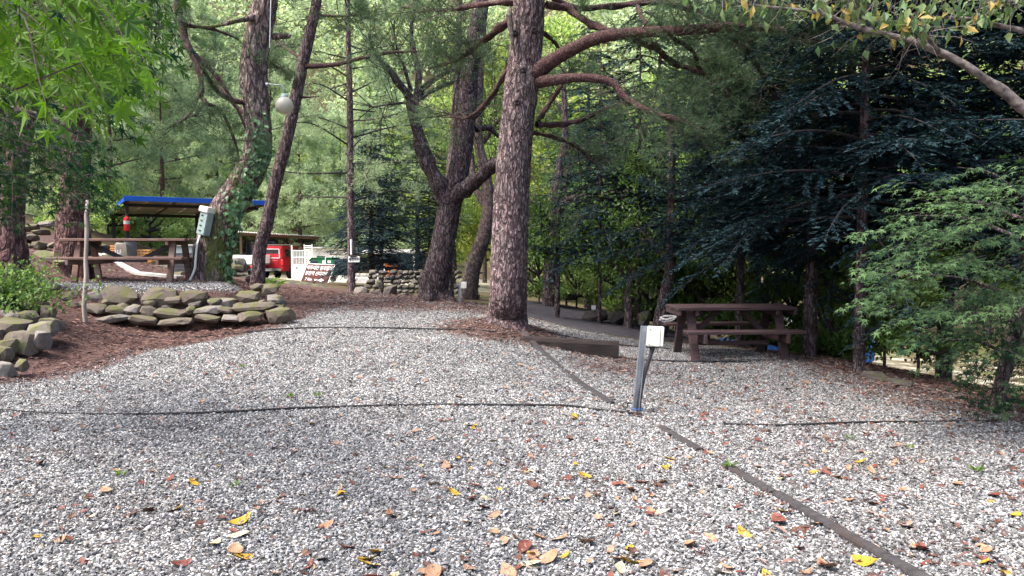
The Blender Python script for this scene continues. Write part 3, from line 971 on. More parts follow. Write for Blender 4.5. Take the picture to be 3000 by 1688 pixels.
# second red pine trunk at the far left
hb2 = G(25, 745, 12.5)
T3 = thing('pine_tree', hb2, 'red-barked pine trunk half hidden by maple leaves above the bank boulders', 'tree')
wood('trunk', [(hb2 - Vector((0, 0, .2)), .32), (P(28, 700, 12.5), .24), (P(35, 600, 12.5), .19), (P(60, 420, 12.5), .17), (P(80, 300, 12.5), .16), (P(85, 120, 12.5), .15), (P(70, -300, 12.5), .09)],
     110, 40, M['bark_redpine'], T3, hb2, (.08, .022), 5, flare=.25)
gw, gn = Geo(), Geo()
for k, lb in enumerate([[(80, 60, 12.5, 22), (0, 0, 12, 16), (-120, -20, 11.5, 8)], [(80, -60, 12.5, 22), (200, -160, 12.8, 16), (330, -180, 13, 8)], [(72, -200, 12.5, 20), (-60, -260, 13, 12), (-200, -250, 13.4, 6)]]):
    o, Pn, R = wood('limb', px_path(lb), 30, 8, M['bark_red'], T3, hb2, seed=k + 80)
    pine_sprays(gw, gn, Pn, R, rng, 22, .6, tint=(.2, .2), per=3, k=7)
soft('twigs', gw, 'twig_dark', T3, hb2)
soft('crown', gn, 'needle_pine', T3, hb2)

# slender pine right of the ivy tree
rng = np.random.default_rng(8)
sb_ = G(755, 832, 16.2)
T4 = thing('pine_tree', sb_, 'slender dark-barked pine leaning beside the ivy-clad tree', 'tree')
o, SP, SR = wood('trunk', [(sb_ - Vector((0, 0, .2)), .17), (P(757, 800, 16.2), .145), (P(762, 730, 16.2), .135), (P(785, 640, 16.2), .132), (P(806, 540, 16.2), .13), (P(835, 430, 16.2), .125), (P(858, 330, 16.2), .125), (P(880, 220, 16.2), .12),
     (P(905, 110, 16.2), .115), (P(925, 20, 16.2), .105), (P(945, -120, 16.2), .09), (P(960, -350, 16.2), .04)], 150, 28, M['bark_pine'], T4, sb_, (.055, .012), 9, flare=.15)
gw, gn = Geo(), Geo()
sl = [
 [(885, 195, 16.2, 16), (980, 190, 16, 13), (1060, 170, 15.8, 11), (1140, 155, 15.5, 9), (1230, 150, 15.3, 5)],
 [(930, 45, 16.2, 9), (1000, 48, 16.2, 7), (1090, 40, 16.2, 4)],
 [(880, 170, 16.3, 10), (835, 140, 16.8, 8), (800, 110, 17.2, 5)],
 [(868, 215, 16.2, 10), (820, 200, 15.8, 8), (785, 180, 15.6, 5)],
 [(935, -20, 16.2, 14), (860, -50, 16.0, 10), (760, -40, 15.8, 5)],
 [(940, -60, 16.2, 14), (1030, -90, 16.0, 10), (1140, -70, 15.8, 5)],
 [(945, -120, 16.2, 14), (900, -190, 17.4, 10), (880, -200, 18.2, 5)],
 [(950, -180, 16.2, 14), (990, -260, 15, 10), (1010, -260, 14.2, 5)],
 [(950, -250, 16.2, 14), (860, -310, 15.5, 9), (800, -320, 15, 5)],
 [(876, 285, 16.2, 9), (905, 285, 16.1, 6), (935, 283, 16, 3)],
]
for k, lb in enumerate(sl):
    o, Pn, R = wood('limb', px_path(lb), 34, 7, M['bark_red'], T4, sb_, seed=k + 90)
    if k == 9: continue
    pine_sprays(gw, gn, Pn, R, rng, 22, .65, up=.05, t0=.35, tint=(.45, .2), per=4, k=8)
soft('twigs', gw, 'twig_dark', T4, sb_)
soft('crown', gn, 'needle_pine', T4, sb_)

# ------------------------------------------------------------------ forked tree left of the great pine and the trunks next to it
rng = np.random.default_rng(9)
fb = G(1285, 885, 17.0)
T5 = thing('forked_tree', fb, 'dark furrowed tree forking low into upswept bare limbs', 'tree')
wood('trunk', [(fb - Vector((0, 0, .2)), .40), (P(1272, 850, 17), .33), (P(1285, 780, 17), .29), (P(1302, 690, 17), .26), (P(1318, 610, 17), .25), (P(1335, 540, 17), .24), (P(1350, 470, 17), .225), (P(1362, 390, 17), .215),
     (P(1370, 300, 17), .215), (P(1375, 220, 17), .20), (P(1390, 120, 17), .185), (P(1408, 20, 17), .17), (P(1420, -150, 17), .13), (P(1430, -400, 17), .06)], 190, 44, M['bark_dark'], T5, fb, (.085, .02), 10, flare=.25)
gw, gl = Geo(), Geo()
fl_ = [
 [(1318, 600, 17, 60), (1290, 550, 16.9, 52), (1255, 480, 16.8, 46), (1232, 420, 16.7, 40), (1212, 340, 16.6, 32), (1200, 285, 16.6, 28), (1180, 260, 16.5, 22), (1140, 205, 16.4, 18), (1100, 160, 16.2, 12), (1080, 100, 16, 7)],
 [(1210, 350, 16.6, 24), (1222, 280, 16.6, 22), (1226, 215, 16.7, 18), (1210, 140, 16.8, 15), (1205, 80, 16.8, 12), (1215, 20, 16.8, 8)],
 [(1225, 275, 16.7, 18), (1262, 240, 16.9, 16), (1310, 212, 17.2, 13), (1345, 200, 17.4, 8)],
 [(1222, 290, 16.7, 16), (1280, 260, 17.0, 13), (1330, 240, 17.4, 9)],
 [(1228, 205, 16.7, 10), (1260, 150, 16.9, 8), (1320, 110, 17.2, 5)],
 [(1205, 270, 16.6, 12), (1185, 200, 16.5, 9), (1165, 150, 16.4, 6), (1150, 70, 16.3, 4)],
 [(1322, 585, 17, 58), (1360, 555, 16.7, 48), (1400, 525, 16.3, 42), (1440, 490, 15.9, 36), (1490, 440, 15.5, 28), (1520, 380, 15.2, 18)],
 [(1370, 365, 17, 20), (1410, 320, 16.8, 17), (1450, 270, 16.5, 15), (1475, 220, 16.2, 12), (1495, 170, 16, 8)],
 [(1372, 250, 17, 16), (1390, 190, 16.8, 13), (1400, 170, 16.6, 10), (1440, 160, 16.4, 5)],
 [(1200, 300, 16.6, 9), (1150, 305, 16.4, 6), (1080, 315, 16.2, 3)],
 [(1395, 380, 17.2, 18), (1430, 375, 17.4, 16), (1460, 400, 17.6, 10)],
]
for k, lb in enumerate(fl_):
    o, Pn, R = wood('limb', px_path(lb), 12 + 7 * len(lb), 9, M['bark_dark'], T5, fb, seed=k + 120, lump=.09)
    m = len(Pn)
    ti = rng.integers(m // 3, m, 14)
    Dv = unit(unit(np.gradient(Pn, axis=0))[ti] + .8 * rng.standard_normal((14, 3)) + np.array([0, 0, .3]))
    pts = twigs(gw, Pn[ti], Dv, rng.uniform(.5, 1.3, 14), .012, rng, -.1)
    q = rng.integers(0, 14, 30)
    p2 = twigs(gw, pts[q, rng.integers(1, 4, 30)], unit(Dv[q] + .8 * rng.standard_normal((30, 3))), rng.uniform(.3, .7, 30), .006, rng, -.05)
    lp = np.repeat(p2[:, 2:].reshape(-1, 3), 2, 0) + .1 * rng.standard_normal((120, 3))
    if k in (1, 4, 5):
        blades(gl, lp, rng.standard_normal((120, 3)) + np.array([0, 0, -.4]), rng.standard_normal((120, 3)) + np.array([0, 0, 1.2]), .09, .05, rng)
soft('twigs', gw, 'twig_dark', T5, fb)
soft('crown', gl, 'leaf_yellow', T5, fb)

def plain_tree(name, label, ctrl, mt, limbs=(), foliage=None, seed=0, sides=20, disp=(.07, .012), needle=False, tint=(.4, .25), n=18, L=.6, twig='twig_dark', group=None):
    rng = np.random.default_rng(seed)
    base = Vector(ctrl[0][0])
    base.z = h1(base.x, base.y)
    T = thing(name, base, label, 'tree', group)
    c = [(Vector(ctrl[0][0]) - Vector((0, 0, .25)), ctrl[0][1])] + list(ctrl)
    o, Pn, R = wood('trunk', c, 70 + 10 * len(c), sides, mt, T, base, disp, seed, flare=.12)
    gw, gl = Geo(), Geo()
    for k, lb in enumerate(limbs):
        if not isinstance(lb[0][0], Vector) and len(lb[0]) == 4: lb = px_path(lb)
        o, Q, R = wood('limb', lb, 28, 7, mt, T, base, seed=seed + k)
        if needle:
            pine_sprays(gw, gl, Q, R, rng, n, L, tint=tint, per=4, k=7, nl=.12, nw=.008)
        else:
            m = len(Q)
            ti = rng.integers(m // 4, m, n)
            Dv = unit(unit(np.gradient(Q, axis=0))[ti] + .9 * rng.standard_normal((n, 3)))
            pts = twigs(gw, Q[ti], Dv, rng.uniform(.5, 1.3, n) * L, .01, rng, .05)
            lp = np.repeat(pts[:, 1:].reshape(-1, 3), 6, 0) + .14 * rng.standard_normal((n * 18, 3))
            blades(gl, lp, rng.standard_normal((len(lp), 3)) + np.array([0, 0, -.5]), rng.standard_normal((len(lp), 3)) + np.array([0, 0, 1.3]), .10, .055, rng, np.clip(rng.normal(tint[0], tint[1], len(lp)), 0, 1))
    if gw.n: soft('twigs', gw, twig, T, base)
    if gl.n: soft('crown', gl, foliage, T, base)
    return T
def PP(px, py, d, r): return (P(px, py, d), r)
plain_tree('grey_tree', 'straight grey trunk close behind the forked tree', [(G(1316, 890, 18.2), .13), PP(1312, 780, 18.2, .115), PP(1308, 680, 18.2, .11), PP(1318, 520, 18.3, .10), PP(1335, 300, 18.5, .09), PP(1350, -100, 18.7, .06), PP(1350, -400, 18.8, .03)],
    M['bark_grey'], [[(1345, 0, 18.6, 10), (1280, -50, 18.2, 8), (1200, -60, 18, 4)], [(1350, -120, 18.7, 10), (1420, -190, 18.9, 7), (1500, -200, 19, 4)], [(1340, 200, 18.5, 9), (1300, 150, 18.8, 6), (1260, 80, 19, 3)]], 'leaf_mid', 31)
plain_tree('grey_tree', 'smooth grey trunk leaning right between the forked tree and the great pine', [(G(1372, 880, 18.6), .22), PP(1385, 790, 18.6, .19), PP(1418, 690, 18.6, .175), PP(1432, 600, 18.7, .16), PP(1420, 500, 18.8, .14), PP(1400, 400, 18.9, .12), PP(1405, 250, 19, .10), PP(1420, 0, 19, .07), PP(1420, -300, 19, .04)],
    M['bark_grey'], [[(1425, 610, 18.7, 26), (1390, 540, 18.9, 20), (1380, 440, 19.1, 14), (1370, 330, 19.3, 8)], [(1415, 420, 18.9, 14), (1470, 340, 18.8, 10), (1540, 290, 18.8, 5)], [(1405, 240, 19, 12), (1350, 160, 19.2, 8), (1280, 110, 19.4, 4)], [(1420, -20, 19, 12), (1500, -80, 18.6, 8), (1600, -90, 18.2, 4)]], 'leaf_mid', 32)
plain_tree('broadleaf_tree', 'dark trunk forking beyond the great pine with an arching bare bough', [(G(1610, 885, 19.0), .19), PP(1612, 780, 19, .165), PP(1618, 660, 19, .155), PP(1630, 560, 19, .14), PP(1640, 490, 19.1, .11), PP(1655, 400, 19.2, .09), PP(1650, 200, 19.4, .06)],
    M['bark_dark'], [[(1612, 640, 19, 22), (1580, 660, 18.8, 20), (1545, 678, 18.6, 15)], [(1622, 660, 19, 22), (1660, 590, 18.8, 19), (1740, 572, 18.5, 16), (1800, 565, 18.3, 12), (1880, 560, 18.1, 7)], [(1625, 640, 19.1, 24), (1650, 560, 19.4, 20), (1665, 480, 19.6, 14), (1690, 380, 19.8, 8)], [(1650, 330, 19.3, 10), (1610, 270, 19.6, 7), (1590, 180, 19.8, 4)]], 'leaf_mid', 33)
plain_tree('thin_tree', 'slim dark sapling trunk right of the asphalt path', [(G(1632, 880, 16.2), .06), PP(1634, 800, 16.2, .05), PP(1634, 700, 16.3, .045), PP(1640, 600, 16.4, .03)],
    M['bark_dark'], [[(1634, 780, 16.2, 7), (1600, 740, 16, 5), (1560, 725, 15.8, 3)], [(1634, 740, 16.2, 7), (1680, 700, 16, 5), (1720, 690, 15.8, 3)], [(1636, 680, 16.2, 7), (1600, 640, 16.2, 5), (1580, 610, 16, 3)]], 'leaf_mid', 34, sides=10, disp=None)
plain_tree('broadleaf_tree', 'leaning dark tree rooted just behind the right picnic table', [(G(1930, 955, 14.2), .15), PP(1945, 880, 14.2, .12), PP(1962, 800, 14.2, .10), PP(1965, 720, 14.2, .09), PP(1968, 600, 14.3, .08), PP(1965, 400, 14.4, .06), PP(1960, 250, 14.5, .03)],
    M['bark_dark'], [[(1965, 700, 14.2, 12), (2020, 660, 14, 9), (2090, 650, 13.8, 5)], [(1962, 780, 14.2, 12), (1900, 700, 14.4, 9), (1850, 650, 14.6, 5)], [(1966, 560, 14.3, 10), (1910, 500, 14.2, 7), (1850, 480, 14.1, 4)], [(1966, 480, 14.3, 10), (2010, 430, 14.6, 7), (2050, 420, 14.8, 4)]], 'leaf_mid', 35, sides=14)
plain_tree('broadleaf_tree', 'small dark tree forking low at the rim behind the boulders', [(G(1842, 945, 15.2), .11), PP(1842, 890, 15.2, .09), PP(1842, 840, 15.2, .08), PP(1860, 790, 15.2, .06), PP(1885, 700, 15.1, .04)],
    M['bark_dark'], [[(1842, 840, 15.2, 14), (1815, 790, 15.2, 10), (1790, 760, 15.3, 5)], [(1848, 820, 15.2, 14), (1890, 800, 15, 10), (1950, 770, 14.8, 5)], [(1850, 810, 15.2, 12), (1830, 740, 15.3, 8), (1800, 680, 15.4, 4)]], 'leaf_mid', 36, sides=12)
# ------------------------------------------------------------------ dark firs on the right
def fir_geo(H, z0, Rb, seed, nb=95, tri=(.066, .027), dens=1.15, droop=.34):
    """needle boughs and branch wood of one fir, base at the origin"""
    rng = np.random.default_rng(seed)
    gw, gn = Geo(), Geo()
    for i in range(nb):
        f = (i + rng.uniform(-.4, .4)) / nb
        f = min(max(f, 0), .99)
        z = z0 + (H - z0) * f
        a = i * 2.399 + rng.uniform(-.5, .5)
        L = Rb * (1 - f) ** .75 * rng.uniform(.65, 1.15) + .2
        d = np.array([math.cos(a), math.sin(a), 0.0])
        s = np.array([-d[1], d[0], 0.0])
        m = 12
        q = np.linspace(0, 1, m)
        up = rng.uniform(-.12, .34)
        dr = droop * rng.uniform(.4, 1.7)
        S = np.array([0, 0, z]) + d * (L * q)[:, None] + np.array([0, 0, 1.0]) * (L * (up * q - dr * q ** 2 + .10 * np.maximum(q - .75, 0)))[:, None]
        V, F = tube_np(S, np.linspace(.012 + .006 * L, .003, m), 4)
        gw.add(V, F)
        nt = int(max(6, L * 16 * dens))
        fq = rng.uniform(.12, 1, nt)
        o = np.stack([np.interp(fq, q, S[:, k]) for k in range(3)], 1)
        sgn = np.where(np.arange(nt) % 2 == 0, 1, -1)[:, None]
        tl = (L * .42 * (1.05 - fq) + .10) * rng.uniform(.7, 1.2, nt)
        td = unit(d * rng.uniform(.5, .9, (nt, 1)) + s * sgn * rng.uniform(.5, 1, (nt, 1)) + np.array([0, 0, 1.0]) * rng.uniform(-.55, .18, (nt, 1)))
        o = np.vstack([o, S[3:]])
        td = np.vstack([td, np.repeat(unit(S[-1] - S[-3])[None], m - 3, 0)])
        tl = np.concatenate([tl, np.full(m - 3, L / m)])
        # shoots along each twig
        per = np.maximum(3, (tl / .027).astype(int))
        idx = np.repeat(np.arange(len(tl)), per * 2)
        n = len(idx)
        fr = rng.uniform(0, 1, n)
        base = o[idx] + td[idx] * (tl[idx] * fr)[:, None]
        base[:, 2] -= .12 * tl[idx] * fr ** 2
        sd = unit(np.cross(td[idx], np.array([0, 0, 1.0]))) * np.where(rng.random(n) < .5, 1, -1)[:, None]
        nd = unit(td[idx] * rng.uniform(.5, 1.1, (n, 1)) + sd * rng.uniform(.4, 1, (n, 1)) + np.array([0, 0, 1]) * rng.uniform(-.35, .3, (n, 1)))
        w = unit(np.cross(nd, np.array([0, 0, 1.0]) + .5 * rng.standard_normal((n, 3)))) * tri[1] * .5
        ll = (tri[0] * rng.uniform(.6, 1.25, n))[:, None]
        V = np.stack([base - w, base + w, base + nd * ll], 1).reshape(-1, 3)
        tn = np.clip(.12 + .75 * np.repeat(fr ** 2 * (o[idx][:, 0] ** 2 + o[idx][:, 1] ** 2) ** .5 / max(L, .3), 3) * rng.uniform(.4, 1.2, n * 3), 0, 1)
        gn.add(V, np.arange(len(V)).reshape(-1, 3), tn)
    return gw, gn
def fir(name, label, variants, x, y, mt, s=1.0, rot=0.0, trunk_r=.10, group=None, seed=0, wood_m='bark_dark', lean=0.0):
    H, mw, mn = variants
    z = h1(x, y)
    T = thing(name, (x, y, z), label, 'tree', group, rot)
    T.scale = (s, s, s)
    c = [(Vector((0, 0, -.25)), trunk_r * 1.15), (Vector((0, 0, .2)), trunk_r), (Vector((lean * .3, 0, H * .4)), trunk_r * .75), (Vector((lean * .1, 0, H * .98)), .012)]
    wood('trunk', c, 60, 14, M[wood_m], T, (0, 0, 0), (.06, .010), seed, flare=.1)
    tag(put('branches', mw, T), kind='stuff')
    me = mn
    o = put('crown', me, T)
    tag(o, kind='stuff')
    return T
def fir_variant(H, z0, Rb, seed, mt, **kw):
    gw, gn = fir_geo(H, z0, Rb, seed, **kw)
    return (H, gw.mesh('branches', M['twig_dark']), gn.mesh('crown', M[mt]))
fv1 = fir_variant(8.2, 1.9, 2.3, 1, 'needle_dark', nb=105)
fv2 = fir_variant(8.8, 2.0, 2.5, 2, 'needle_dark', nb=100)
fv3 = fir_variant(6.0, 1.5, 1.5, 3, 'needle_dark', nb=75)
fv4 = fir_variant(5.0, .5, 1.6, 4, 'needle_dark', nb=120)
fv5 = fir_variant(7.0, 1.9, 2.1, 5, 'needle_mid', nb=80, droop=.15)
GRP = 'dark firs along the lower rim'
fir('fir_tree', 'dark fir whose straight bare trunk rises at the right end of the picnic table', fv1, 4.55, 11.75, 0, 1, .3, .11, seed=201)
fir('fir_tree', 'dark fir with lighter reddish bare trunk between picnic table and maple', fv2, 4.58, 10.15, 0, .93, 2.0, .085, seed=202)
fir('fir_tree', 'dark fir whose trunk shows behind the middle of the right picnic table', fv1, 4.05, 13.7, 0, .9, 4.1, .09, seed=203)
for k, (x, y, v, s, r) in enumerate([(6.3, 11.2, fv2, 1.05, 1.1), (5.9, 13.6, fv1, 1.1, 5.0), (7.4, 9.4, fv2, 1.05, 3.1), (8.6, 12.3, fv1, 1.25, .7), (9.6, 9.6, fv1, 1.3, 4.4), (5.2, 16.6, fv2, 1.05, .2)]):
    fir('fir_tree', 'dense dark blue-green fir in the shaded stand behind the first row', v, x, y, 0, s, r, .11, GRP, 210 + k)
fir('fir_tree', 'small dark fir with thin trunk right of the path, before the low boulders', fv3, 1.80, 15.9, 0, .92, .8, .05, seed=221)
fir('fir_tree', 'slim dark fir further right among the leafy undergrowth', fv3, 2.75, 16.8, 0, 1.15, 2.5, .06, seed=222)
fir('fir_tree', 'compact bushy dark fir behind the smoking-area sign', fv4, -4.45, 24.5, 0, 1.0, 1.0, .09, seed=223)
fir('fir_tree', 'low spreading green conifer behind the forked tree trunk', fv4, -2.3, 21.5, 0, .62, 3.0, .06, seed=224)
fir('fir_tree', 'mid green conifer beyond the sign pole with airy layered boughs', fv5, -4.9, 29.0, 0, 1.0, .5, .10, seed=225)
fir('fir_tree', 'mid green conifer between the thin pole tree and the forked tree', fv5, -3.9, 32.0, 0, 1.15, 1.9, .10, seed=226)
fir('fir_tree', 'tall mid green conifer beyond the great pine', fv5, 2.4, 24.5, 0, 1.3, 3.3, .10, seed=227)
fir('fir_tree', 'tall mid green conifer behind the small dark firs on the right', fv5, 5.2, 22.0, 0, 1.35, 5.3, .10, seed=228)

# thin straight conifer carrying the smoking sign: wispy yellowish boughs
rng = np.random.default_rng(41)
tb = G(1030, 872, 20.5)
T6 = thing('larch_tree', tb, 'thin straight trunk with wispy sparse boughs carrying the small white sign', 'tree')
wood('trunk', [(tb - Vector((0, 0, .2)), .12), (P(1030, 830, 20.5), .105), (P(1028, 700, 20.5), .10), (P(1026, 500, 20.5), .095), (P(1025, 300, 20.5), .085), (P(1020, 100, 20.5), .07), (P(1015, -200, 20.5), .05), (P(1010, -400, 20.5), .02)], 90, 18, M['bark_pine'], T6, tb, (.05, .008), 7)
gw, gn = Geo(), Geo()
for k, c in enumerate(tip_crown(rng, P(1026, 700, 20.5), 11.0, 46, 2.6, .05, .8, up=.1, pw=.35)):
    Pn, R = crom(c, 18)
    V, F = tube_np(Pn, R * .8, 5)
    gw.add(V, F)
    pine_sprays(gw, gn, Pn, R, rng, 12, .55, up=0, t0=.15, k=6, nl=.09, nw=.009, per=4, tint=(.55, .25), sag=.05)
soft('branches', gw, 'twig_dark', T6, tb)
soft('crown', gn, 'needle_pale', T6, tb)

# ------------------------------------------------------------------ pines and broadleaf trees in the middle distance
def pine_variant(H, z0, L, seed, mt, nl=26):
    rng = np.random.default_rng(seed)
    gw, gn = Geo(), Geo()
    for k, c in enumerate(tip_crown(rng, (0, 0, 0), H, nl, L, .10, z0, up=.3, pw=.5)):
        Pn, R = crom(c, 16)
        V, F = tube_np(Pn, R, 5)
        gw.add(V, F)
        pine_sprays(gw, gn, Pn, R, rng, 13, .75, up=.2, t0=.2, k=6, nl=.20, nw=.026, per=4, tint=(.5 + .25 * rng.standard_normal(), .22))
    return (H, gw.mesh('branches', M['twig']), gn.mesh('crown', M[mt]))
def broad_variant(H, z0, R, seed, mt, n=26, leaf=.17, per=330):
    """broadleaf crown of leaf clumps on a branching frame"""
    rng = np.random.default_rng(seed)
    gw, gl = Geo(), Geo()
    for i in range(n):
        a = i * 2.4 + rng.uniform(-.4, .4)
        f = rng.uniform(0, 1)
        rr_ = R * math.sin(math.pi * (.18 + .72 * f)) * rng.uniform(.45, 1)
        c = np.array([math.cos(a) * rr_, math.sin(a) * rr_, z0 + (H - z0) * f])
        p0 = np.array([0, 0, z0 * .7 + (c[2] - z0 * .7) * .45])
        Pn, Rr = crom([(p0, .05), ((p0 + c) / 2 + np.array([0, 0, -.1]), .03), (c, .01)], 9)
        V, F = tube_np(Pn, Rr, 5)
        gw.add(V, F)
        cs = rng.uniform(.55, 1.05) * R * .36
        u = rng.standard_normal((per, 3))
        u = unit(u) * rng.uniform(.35, 1.08, (per, 1)) * np.array([1, 1, .62]) * cs
        t0 = rng.normal(.45, .2)
        blades(gl, c + u, rng.standard_normal((per, 3)) + np.array([0, 0, -.5]), rng.standard_normal((per, 3)) * .7 + np.array([0, 0, 1.2]), leaf * rng.uniform(.7, 1.3, per), leaf * .6, rng, np.clip(t0 + .2 * rng.standard_normal(per), 0, 1))
    return (H, gw.mesh('branches', M['twig_dark']), gl.mesh('crown', M[mt]))
def stand(name, label, v, x, y, s, rot, r, group, wm='bark_dark', seed=0):
    return fir(name, label, v, x, y, 0, s, rot, r, group, seed, wm)
pv1 = pine_variant(10, 1.2, 3.0, 301, 'needle_pale')
pv2 = pine_variant(9, .8, 2.6, 302, 'needle_pale', 24)
bv1 = broad_variant(9, 1.8, 3.4, 303, 'leaf_bright')
bv2 = broad_variant(8, 1.2, 3.0, 304, 'leaf_mid')
bv3 = broad_variant(7.5, 1.2, 2.8, 305, 'leaf_yellow')
bs1 = broad_variant(1.7, .25, 1.2, 306, 'leaf_bright', 14, .10, 200)
bs2 = broad_variant(1.5, .2, 1.1, 307, 'leaf_mid', 14, .09, 200)
bs3 = broad_variant(2.6, .4, 1.3, 308, 'leaf_mid', 16, .10, 220)
rr = random.Random(77)
PINE_L = ['pale feathery pine directly behind the blue-edged shelter roof', 'pale feathery pine beside the shrubs at the shelter extinguisher post', 'pale pine rising behind the shed roof near the slender pine', 'pale pine showing behind the ivy-clad leaning tree', 'pale pine behind the stout red-barked pine',
 'pale pine showing behind the thin sign-bearing trunk', 'pale pine beyond the lean-to, beside the forked tree limbs', 'pale pine behind the hanging maple foliage', 'pale pine partly hidden by the great pine trunk', 'pale pine on the bank beyond the maple trunk',
 'tall pale pine on the slope far behind the shelter', 'tall pale pine on the slope above the rough stone steps', 'tall pale pine on the slope far behind the shed']
BROAD_L = {1330: 'bright green broadleaf tree glowing behind the forked tree', 1210: 'bright green broadleaf tree beyond the upswept left fork', 1420: 'yellowing broadleaf tree just left of the great pine trunk', 1560: 'yellowing broadleaf tree just right of the great pine trunk', 1690: 'bright green tree behind the arching bare bough',
 1820: 'deep green tree behind the small dark firs', 1960: 'bright green tree behind the leaning tree at the table', 2120: 'yellowing tree glimpsed above the right picnic table', 2280: 'bright green tree behind the fir at the picnic table end', 2480: 'deep green tree behind the dark fir stand', 2700: 'bright green tree beyond the fir stand and maple',
 2900: 'bright green tree behind the right-hand maple', 3100: 'deep green tree beyond the pale-barked cherry trunk', 720: 'deep green tree behind the white flatbed truck shed', 950: 'yellowing tree behind the white hut', 1080: 'bright green tree behind the bushy dark fir', 420: 'deep green tree behind the shelter posts',
 1450: 'tall yellowing tree whose top shows left of the great pine', -150: 'deep green tree on the bank behind the red pine trunk', 100: 'bright green tree above the rough stone steps', 1900: 'tall bright green tree far behind the rim saplings', 2350: 'tall bright green tree far behind the dark firs', 1640: 'tall bright green tree far behind the bare bough'}
SHRUB_L = ['leafy green shrub left of the shelter extinguisher post', 'taller green shrub beside the stone steps', 'leafy green shrub under the middle of the shelter roof', 'leafy green shrub behind the orange-tan crate', 'dense green shrub at the back of the shelter', 'light green shrub behind the grey bin', 'light green shrub behind the stout red pine', 'low green shrub beside the louvred unit']
for k, (px, d, v, s) in enumerate([(480, 34, pv1, .95), (330, 30, pv2, .9), (880, 47, pv1, 1.05), (640, 50, pv2, 1.3), (200, 33, pv1, 1.1), (1000, 52, pv2, 1.2), (1120, 44, pv1, 1.0), (60, 27, pv2, 1.0), (1480, 48, pv2, 1.3), (-80, 35, pv1, 1.3), (560, 62, pv1, 1.5), (330, 60, pv2, 1.6), (800, 62, pv1, 1.4)]):
    p = P(px, 720, d)
    stand('pine_tree', PINE_L[k], v, p.x, p.y, s, rr.uniform(0, 6), .14, 'pines in the far grove', 'bark_red', 400 + k)
for k, (px, d, v, s) in enumerate([(1330, 36, bv1, 1.0), (1210, 50, bv1, 1.1), (1420, 42, bv3, 1.0), (1560, 33, bv3, .9), (1690, 38, bv1, 1.1), (1820, 30, bv2, 1.0), (1960, 36, bv1, 1.15), (2120, 32, bv3, 1.0), (2280, 38, bv1, 1.2), (2480, 32, bv2, 1.2), (2700, 40, bv1, 1.4), (2900, 33, bv1, 1.3), (3100, 28, bv2, 1.3), (720, 56, bv2, 1.3), (950, 60, bv3, 1.2), (1080, 58, bv1, 1.3), (420, 46, bv2, 1.0), (1450, 37, bv3, 1.55), (1560, 44, bv1, 1.7), (-150, 24, bv2, 1.1), (100, 44, bv1, 1.3), (1900, 46, bv1, 1.5), (2350, 50, bv1, 1.6), (1640, 52, bv1, 1.4)]):
    p = P(px, 720, d)
    lab = {id(bv1): 'bright yellow-green broadleaf tree in the sunlit grove', id(bv2): 'deep green broadleaf tree in the far grove', id(bv3): 'broadleaf tree turning yellow in the far grove'}[id(v)]
    stand('broadleaf_tree', BROAD_L.get(px, lab) if not (px == 1560 and d > 40) else 'tall bright green tree far behind the great pine', v, p.x, p.y, s, rr.uniform(0, 6), .13, lab.replace('tree', 'trees'), 'bark_grey', 430 + k)
for k, (px, d, v, s) in enumerate([(318, 27.5, bs1, 1.2), (270, 25, bs3, .8), (440, 29, bs1, 1.2), (520, 30, bs1, 1.0), (460, 33, bs3, 1.0), (380, 31, bs1, 1.2), (225, 22.5, bs1, .9), (560, 27, bs2, .8)]):
    p = P(px, 720, d)
    lab = SHRUB_L[k]
    stand('shrub', lab, v, p.x, p.y, s, rr.uniform(0, 6), .03, 'shrubs round the shelter', 'bark_dark', 460 + k)['category'] = 'shrub'
for k, (px, d, v, s) in enumerate([(1580, 19.5, bs3, .7), (1690, 19.5, bs1, .8), (1750, 20.5, bs3, .9), (1830, 19, bs3, .9), (1900, 17.5, bs2, 1.0), (2010, 17, bs3, .95), (2080, 15.8, bs2, 1.0), (2160, 16.5, bs3, 1.0), (2250, 15.2, bs2, 1.0), (2330, 16, bs3, 1.0), (2420, 14.2, bs2, .9), (2440, 12.4, bs2, .75), (2600, 11.6, bs3, .8), (2700, 10.2, bs3, .8), (1660, 22, bs1, 1.1), (1960, 21, bs3, 1.2), (2230, 21, bs3, 1.3), (2500, 17, bs3, 1.2)]):
    p = P(px, 720, d)
    lab = {id(bs1): 'light green shrub on the slope below the right-hand pitch', id(bs2): 'low dark leafy shrub on the slope below the right-hand pitch', id(bs3): 'taller dark leafy shrub on the slope below the right-hand pitch'}[id(v)]
    stand('shrub', lab, v, p.x, p.y, s, rr.uniform(0, 6), .03, 'shrubs below the right pitch', 'bark_dark', 480 + k)['category'] = 'shrub'

# ------------------------------------------------------------------ wooded hillside behind everything: one mass
rng = np.random.default_rng(51)
g = Geo()
nc = 620
cx = rng.uniform(-95, 95, nc)
cy = rng.uniform(60, 150, nc)
cz = hz(cx, cy)
for i in range(nc):
    per = 330
    R = rng.uniform(2.2, 4.2)
    u = unit(rng.standard_normal((per, 3))) * rng.uniform(.5, 1.05, (per, 1)) * np.array([1, 1, 1.15]) * R
    u[:, 2] = np.maximum(u[:, 2], -R * .9)
    c = np.array([cx[i], cy[i], cz[i] + R * rng.uniform(.7, 1.7)])
    t0 = rng.choice([.15, .4, .6, .8], p=[.2, .3, .3, .2])
    s = rng.uniform(.38, .62, per)
    blades(g, c + u, rng.standard_normal((per, 3)) + np.array([0, 0, -.3]), rng.standard_normal((per, 3)) * .8 + np.array([0, 0, 1.0]), s, s * .7, rng, np.clip(t0 + .15 * rng.standard_normal(per), 0, 1))
M['forest'] = m_foliage('leaf_hillside', (0.15, 0.23, 0.12), (0.52, 0.60, 0.38), 0.45, (1.15, 1.2, .8))
